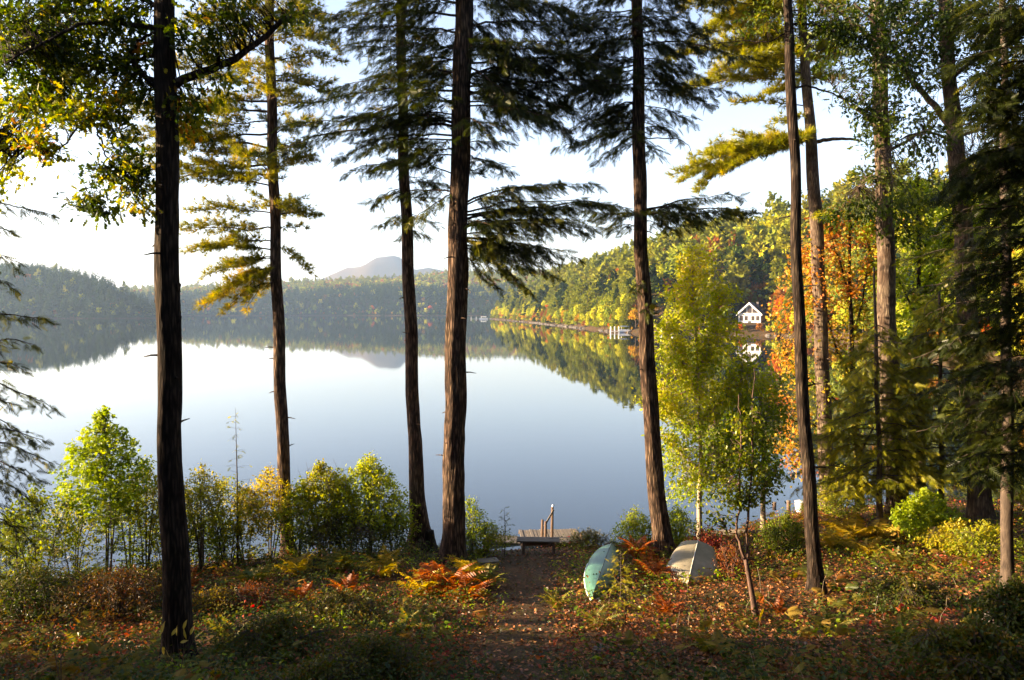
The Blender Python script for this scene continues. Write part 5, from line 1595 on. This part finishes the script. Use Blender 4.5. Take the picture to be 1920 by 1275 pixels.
nz = lambda x, y, o, f=.35: vnoise(x * f + o, y * f + o * 2)
cover('ground_cover_plants', 'dark green low leafy plants covering the shaded bank', 'cover', 19000, lambda x, y, s: np.clip((.30 + 1.1 * nz(x, y, 3) + .55 * (x < -1) + .3 * (y < 14)) * (1 - pathmask(x, y)) * (y < 30), 0, 1), .06, .5, .085)
cover('autumn_ground_cover', 'rust and red low plants scattered over the bank', 'cover_red', 22000, lambda x, y, s: np.clip((.35 + 1.5 * nz(x, y, 11)) * (1 - pathmask(x, y)), 0, 1), .06, .42, .075, tint=.5)
cover('yellow_ground_cover', 'yellow-green low plants along the sunny shoreline', 'bush', 26000, lambda x, y, s: np.clip((.35 + 1.2 * nz(x, y, 21)) * (1 - pathmask(x, y)) * np.clip((y - 17) / 8, 0, 1), 0, 1), .08, .50, .085, tint=.35)
cover('bracken', 'low yellowing bracken spread through the undergrowth', 'fern_green', 3000, lambda x, y, s: np.clip((.25 + .25 * (x < 0) + 1.3 * nz(x, y, 31)) * (1 - pathmask(x, y)) * (y > 11), 0, 1), .10, .40, .30, FERN, 3, .5, .3)
cover('grass', 'thin grass on the trodden path and between the plants', 'grass', 26000, lambda x, y, s: np.clip(.3 + nz(x, y, 41) + .4 * pathmask(x, y), 0, 1), 0, .02, .10, BLADES, 1, .4, -1.2)
cover('broad_leaved_seedlings', 'broad yellow-green seedling leaves standing in the litter', 'yellow_green', 900, lambda x, y, s: np.clip((.35 + 1.4 * nz(x, y, 61, .5)) * (1 - pathmask(x, y)), 0, 1), .12, .45, .12, LEAF, 6, .1)
cover('crimson_seedlings', 'crimson and orange seedling leaves standing in the litter', 'red', 1500, lambda x, y, s: np.clip((.2 + 1.5 * nz(x, y, 71, .5)) * (1 - pathmask(x, y)), 0, 1), .1, .4, .10, LEAF, 6, .6)
# dry stalks in the lower right
G = Geo()
for b in ground_pts(900, lambda x, y, s: np.clip((.3 + nz(x, y, 51, .6)) * (x > .8) * (y < 20), 0, 1)):
    h = rnd.uniform(.2, .7); a = rnd.random() * 6.28; l = rnd.uniform(.05, .3)
    tube(G, [b, b + [math.cos(a) * l * .3, math.sin(a) * l * .3, h * .6], b + [math.cos(a) * l, math.sin(a) * l, h]], [.004, .003, .002], 3, False)
tag(G.obj('dry_stalks', M['bark_birch']), 'pale dry stalks standing in the undergrowth', kind='stuff')


# ================================================================== SHORE OBJECTS
def rotz(a):
    c, s = math.cos(a), math.sin(a)
    return np.array([[c, -s, 0], [s, c, 0], [0, 0, 1.0]])


def lpart(name, mat, parent, build, smooth=False):
    """part in the thing's own coordinates"""
    G = Geo(); build(G)
    return G.obj(name, M[mat], parent, origin=(0, 0, 0), smooth=smooth)


def plank(parent, c, size, mat='wood_grey', name='plank', rx=0, rz=0):
    o = lpart(name, mat, parent, lambda G: box(G, (0, 0, 0), size))
    b = o.modifiers.new('edge', 'BEVEL'); b.width = min(size) * .15; b.segments = 1
    o.location = c; o.rotation_euler = (rx, 0, rz)
    return o


# bench
b = PG(1009, 1037); d = b[1]
bx, bz = b[0], b[2]
t = thing('bench', (bx, d, bz), 'weathered plank bench in front of the dock at the water edge', 'bench', rz=math.radians(-3))
for i in range(3):
    plank(t, (0, -.16 + .16 * i, .43 + .004 * i), (1.38, .145, .045))
for sx in (-.47, .5):
    lg = plank(t, (sx, 0, .2), (.09, .34, .42), 'wood_brown', 'leg')
plank(t, (0, 0, .32), (.9, .04, .09), 'wood_brown', 'stretcher')

# dock with a sloping rail
dd = 28.1
dx = (1035 - CX) / F * dd
t = thing('dock', (dx, dd, -.12), 'grey plank dock with tall brown rail posts at the end of the path', 'dock', rz=math.radians(4))
for i in range(17):
    plank(t, (-1.05 + .125 * i, 0.0 + rnd.gauss(0, .015), .30 + rnd.gauss(0, .004)), (.113, 1.7, .035))
for sy in (-.75, .75):
    plank(t, (-.05, sy, .235), (2.15, .06, .09), 'wood_brown', 'joist')
for x, y, top in ((-.30, -.7, 1.02), (-.05, -.55, 1.48), (-.36, -.2, .95), (.98, -.5, .55)):
    lpart('post', 'wood_brown', t, lambda G: tube(G, [(x, y, -.9), (x, y, top * .5), (x + .01, y, top)], [.05, .05, .045], 8))
lpart('rail', 'wood_grey', t, lambda G: (box(G, (-.17, -.64, 1.12), (.05, .045, .66), np.array([[.86, 0, .5], [0, 1, 0], [-.5, 0, .86]]))))
lpart('hook', 'metal', t, lambda G: tube(G, [(-.05, -.55, 1.48), (-.03, -.55, 1.56), (.02, -.55, 1.57), (.03, -.55, 1.52)], [.012] * 4, 5))
lpart('ramp', 'wood_grey', t, lambda G: box(G, (-1.75, .1, .20), (1.2, .9, .05), np.array([[.99, 0, .1], [0, 1, 0], [-.1, 0, .99]])))
# timber step by the thick trunk
c = PG(915, 1060)
t = thing('timber_step', tuple(c), 'low weathered timber step lying left of the path', 'step', rz=.25)
for i in range(3):
    plank(t, (0, -.14 + .14 * i, .14), (.62, .125, .04))
plank(t, (0, -.2, .06), (.6, .05, .12), 'wood_brown', 'riser')


def hull(t, L, B, Hh, mat, rise, flat, line_mat, rim_mat, bow=1.0, transom=False, n=30, m=14):
    """overturned hull: x along the length, keel up"""
    def sec(u):
        if transom and u < 0:
            w_ = B / 2 * (1 - .22 * u * u)
            h = Hh
        else:
            w_ = B / 2 * max(1 - abs(u) ** 2.3, 0) ** .75 + .012
            h = Hh * (1 - .12 * abs(u) ** 3)
        g0 = rise * (abs(u) ** 3) * (0 if (transom and u < 0) else 1)
        return w_, h, g0
    us = np.linspace(-1, 1, n)
    V, rim = [], []
    for u in us:
        w_, h, g0 = sec(u)
        for j in range(m + 1):
            a = math.pi * j / m
            cy, sz = math.cos(a), math.sin(a)
            sz = abs(sz) ** flat
            V.append((u * L / 2, cy * w_, -g0 + .02 + sz * (h + (.02 if j == m // 2 else 0)) + 0))
        rim.append((u * L / 2, w_, -g0 + .02))
    k = m + 1
    q = [(i * k + j, i * k + j + 1, (i + 1) * k + j + 1, (i + 1) * k + j) for i in range(n - 1) for j in range(m)]
    def bd(G):
        G.add(V, None, q)
        if transom:
            G.add([V[j] for j in range(k)] + [(-L / 2, 0, .02)], [(j, j + 1, k) for j in range(k - 1)])
    h_ = lpart('hull', mat, t, bd, True)
    for sg in (1, -1):
        lpart('gunwale', rim_mat, t, lambda G: tube(G, [(x, sg * y, z) for x, y, z in rim], [.022] * n, 6), True)
    kk = [V[i * k + m // 2] for i in range(n)]
    lpart('keel', line_mat, t, lambda G: tube(G, np.array(kk) + [0, 0, .006], [.014] * n, 6), True)
    return h_


# canoe: from its near tip to its far tip
A = PG(1112, 1130); B = PG(1146, 1036)
v = B - A; Lc = float(np.hypot(v[0], v[1]))
ctr = (A + B) / 2
t = thing('canoe', (ctr[0], ctr[1], ctr[2] + .16), 'overturned sage green canoe lying on the bank beside the path', 'canoe')
t.rotation_euler = (math.radians(12), -math.atan2(v[2], Lc) , math.atan2(v[1], v[0]))
hull(t, Lc, .90, .30, 'canoe', .14, .8, 'canoe_line', 'gunwale')
# rowboat
A = PG(1289, 1096); B = PG(1306, 1060)
v = B - A; Lc = float(np.hypot(v[0], v[1]))
ctr = (A + B) / 2
t = thing('rowboat', (ctr[0], ctr[1], ctr[2] + .08), 'overturned beige rowboat lying under the leaning trunk', 'rowboat')
t.rotation_euler = (math.radians(-6), -math.atan2(v[2], Lc) , math.atan2(-v[1], -v[0]))
hull(t, max(Lc, 2.2), 1.4, .38, 'rowboat', .06, .62, 'rowboat_rim', 'rowboat_rim', transom=True)


def stone(name, label, px, by, size, mat='rock', cat='stone', seed=1, sub=None, group=None):
    c = PG(px, by)
    t = thing(name, (c[0], c[1], c[2]), label, cat, group)
    lpart('body', mat, t, lambda G: rock_geo(G, (0, 0, size[2] * .35), (size[0] / 2, size[1] / 2, size[2] / 2), seed), False)
    return t


stone('stone', 'pale flat stone block in the undergrowth at the lower right', 1868, 1172, (.75, .5, .3), seed=3)
stone('stone', 'small grey stone in the grass below the canoe', 1124, 1222, (.22, .2, .16), seed=4)
stone('stone', 'pale boulder half hidden behind the leaning trunk', 1222, 1025, (.45, .4, .35), seed=5)
stone('stone', 'grey stone at the water edge left of the bench', 905, 1040, (.4, .3, .22), seed=6)
stone('stone', 'grey stone beside the timber step', 930, 1062, (.3, .25, .2), seed=7)
# edging stones and log
for i, (x0, x1, py, lab) in enumerate(((1310, 1450, 1003, 'pale long stone edging behind the sapling'), (1640, 1745, 1000, 'long pale weathered log lying behind the golden ferns'))):
    a = PG(x0, py + 4); b_ = PG(x1, py)
    t = thing('log', tuple((a + b_) / 2), lab, 'log')
    mid_ = (a + b_) / 2
    lpart('trunk', 'bark_birch' if i else 'wood_grey', t, lambda G: tube(G, [a - mid_ + [0, 0, .08], [0, 0, .11], b_ - mid_ + [0, 0, .07]], [.11, .12, .09], 10, True, .05), True)
# mooring posts and white bucket by the cove
for i, (px, d, top, lab) in enumerate(((1456, 33.2, 943, 'dark short mooring post in the cove'), (1483, 32.6, 940, 'brown mooring post left of the white bucket'), (1762, 33.6, 930, 'dark short post at the water behind the thin hemlock'))):
    x = (px - CX) / F * d
    t = thing('mooring_post', (x, d, max(0, g(x, d)) - .2), lab, 'post')
    hh = P(px, top, d)[2] - max(0, g(x, d)) + .2
    lpart('shaft', 'wood_brown', t, lambda G: tube(G, [(0, 0, 0), (0, 0, hh)], [.085, .08], 10))
    lpart('cap', 'wood_grey', t, lambda G: tube(G, [(0, 0, hh), (0, 0, hh + .03)], [.095, .09], 10))
d = 32.0; x = (1504 - CX) / F * d
t = thing('bucket', (x, d, g(x, d)), 'white plastic bucket at the water edge left of the thin dark trunk', 'bucket')
lpart('body', 'white', t, lambda G: tube(G, [(0, 0, 0), (0, 0, .44)], [.16, .19], 16))
lpart('rim', 'trim', t, lambda G: tube(G, [(0, 0, .40), (0, 0, .43)], [.2, .2], 16))
lpart('handle', 'metal', t, lambda G: tube(G, [(.2 * math.cos(a), -.05, .42 - .16 * math.sin(a)) for a in np.linspace(0, math.pi, 8)], [.008] * 8, 4))
# stump beside the swollen trunk
d = 26.4; x = (806 - CX) / F * d
t = thing('tree_stump', (x, d, g(x, d)), 'dark cut stump leaning against the swollen trunk', 'stump')
lpart('trunk', 'bark_dark', t, lambda G: tube(G, [(0, 0, -.1), (-.02, 0, .15), (-.05, 0, .45), (-.07, 0, .72)], [.36, .24, .19, .17], 14, True, .08), True)
# leaning stick by the fifth trunk
a = PG(1214, 1030)
t = thing('pole', tuple(a), 'thin dark pole leaning beside the leaning trunk', 'pole')
lpart('shaft', 'bark_thin', t, lambda G: tube(G, [(0, 0, 0), (.05, 0, .5), (.14, 0, 1.15)], [.018, .015, .01], 6), True)
c = PG(1424, 1140)
t = thing('leaf', tuple(c + [0, 0, .12]), 'single large coral pink leaf beside the sapling stem', 'leaf')
lpart('blade', 'fern_orange', t, lambda G: inst(G, MAPLE, [(0, 0, 0)], [(.3, -.2, .7)], [(0, -1, .5)], [.22], [.6]))
# look-alikes of one label get their place in the row
ORD = ['leftmost', 'second from left', 'third from left', 'fourth from left', 'fifth from left', 'sixth from left', 'seventh from left', 'eighth from left', 'ninth from left', 'tenth from left', 'eleventh from left', 'twelfth from left', 'thirteenth from left', 'fourteenth from left', 'fifteenth from left', 'sixteenth from left']
byl = {}
for _o in S.objects:
    if _o.parent is None and _o.get('category'):
        byl.setdefault(_o['label'], []).append(_o)
for lb, os_ in byl.items():
    if 1 < len(os_) <= len(ORD):
        for i, _o in enumerate(sorted(os_, key=lambda q: q.location.x / max(q.location.y, 1))):
            _o['label'] = lb + ', ' + ('rightmost' if i == len(os_) - 1 else ORD[i])
for _o in bpy.data.objects:
    if 'o_' in _o:
        del _o['o_']
print('TRIS', sum(sum(len(p.vertices) - 2 for p in m.polygons) for m in bpy.data.meshes if m.users) if False else sum(len(m.polygons) for m in bpy.data.meshes))
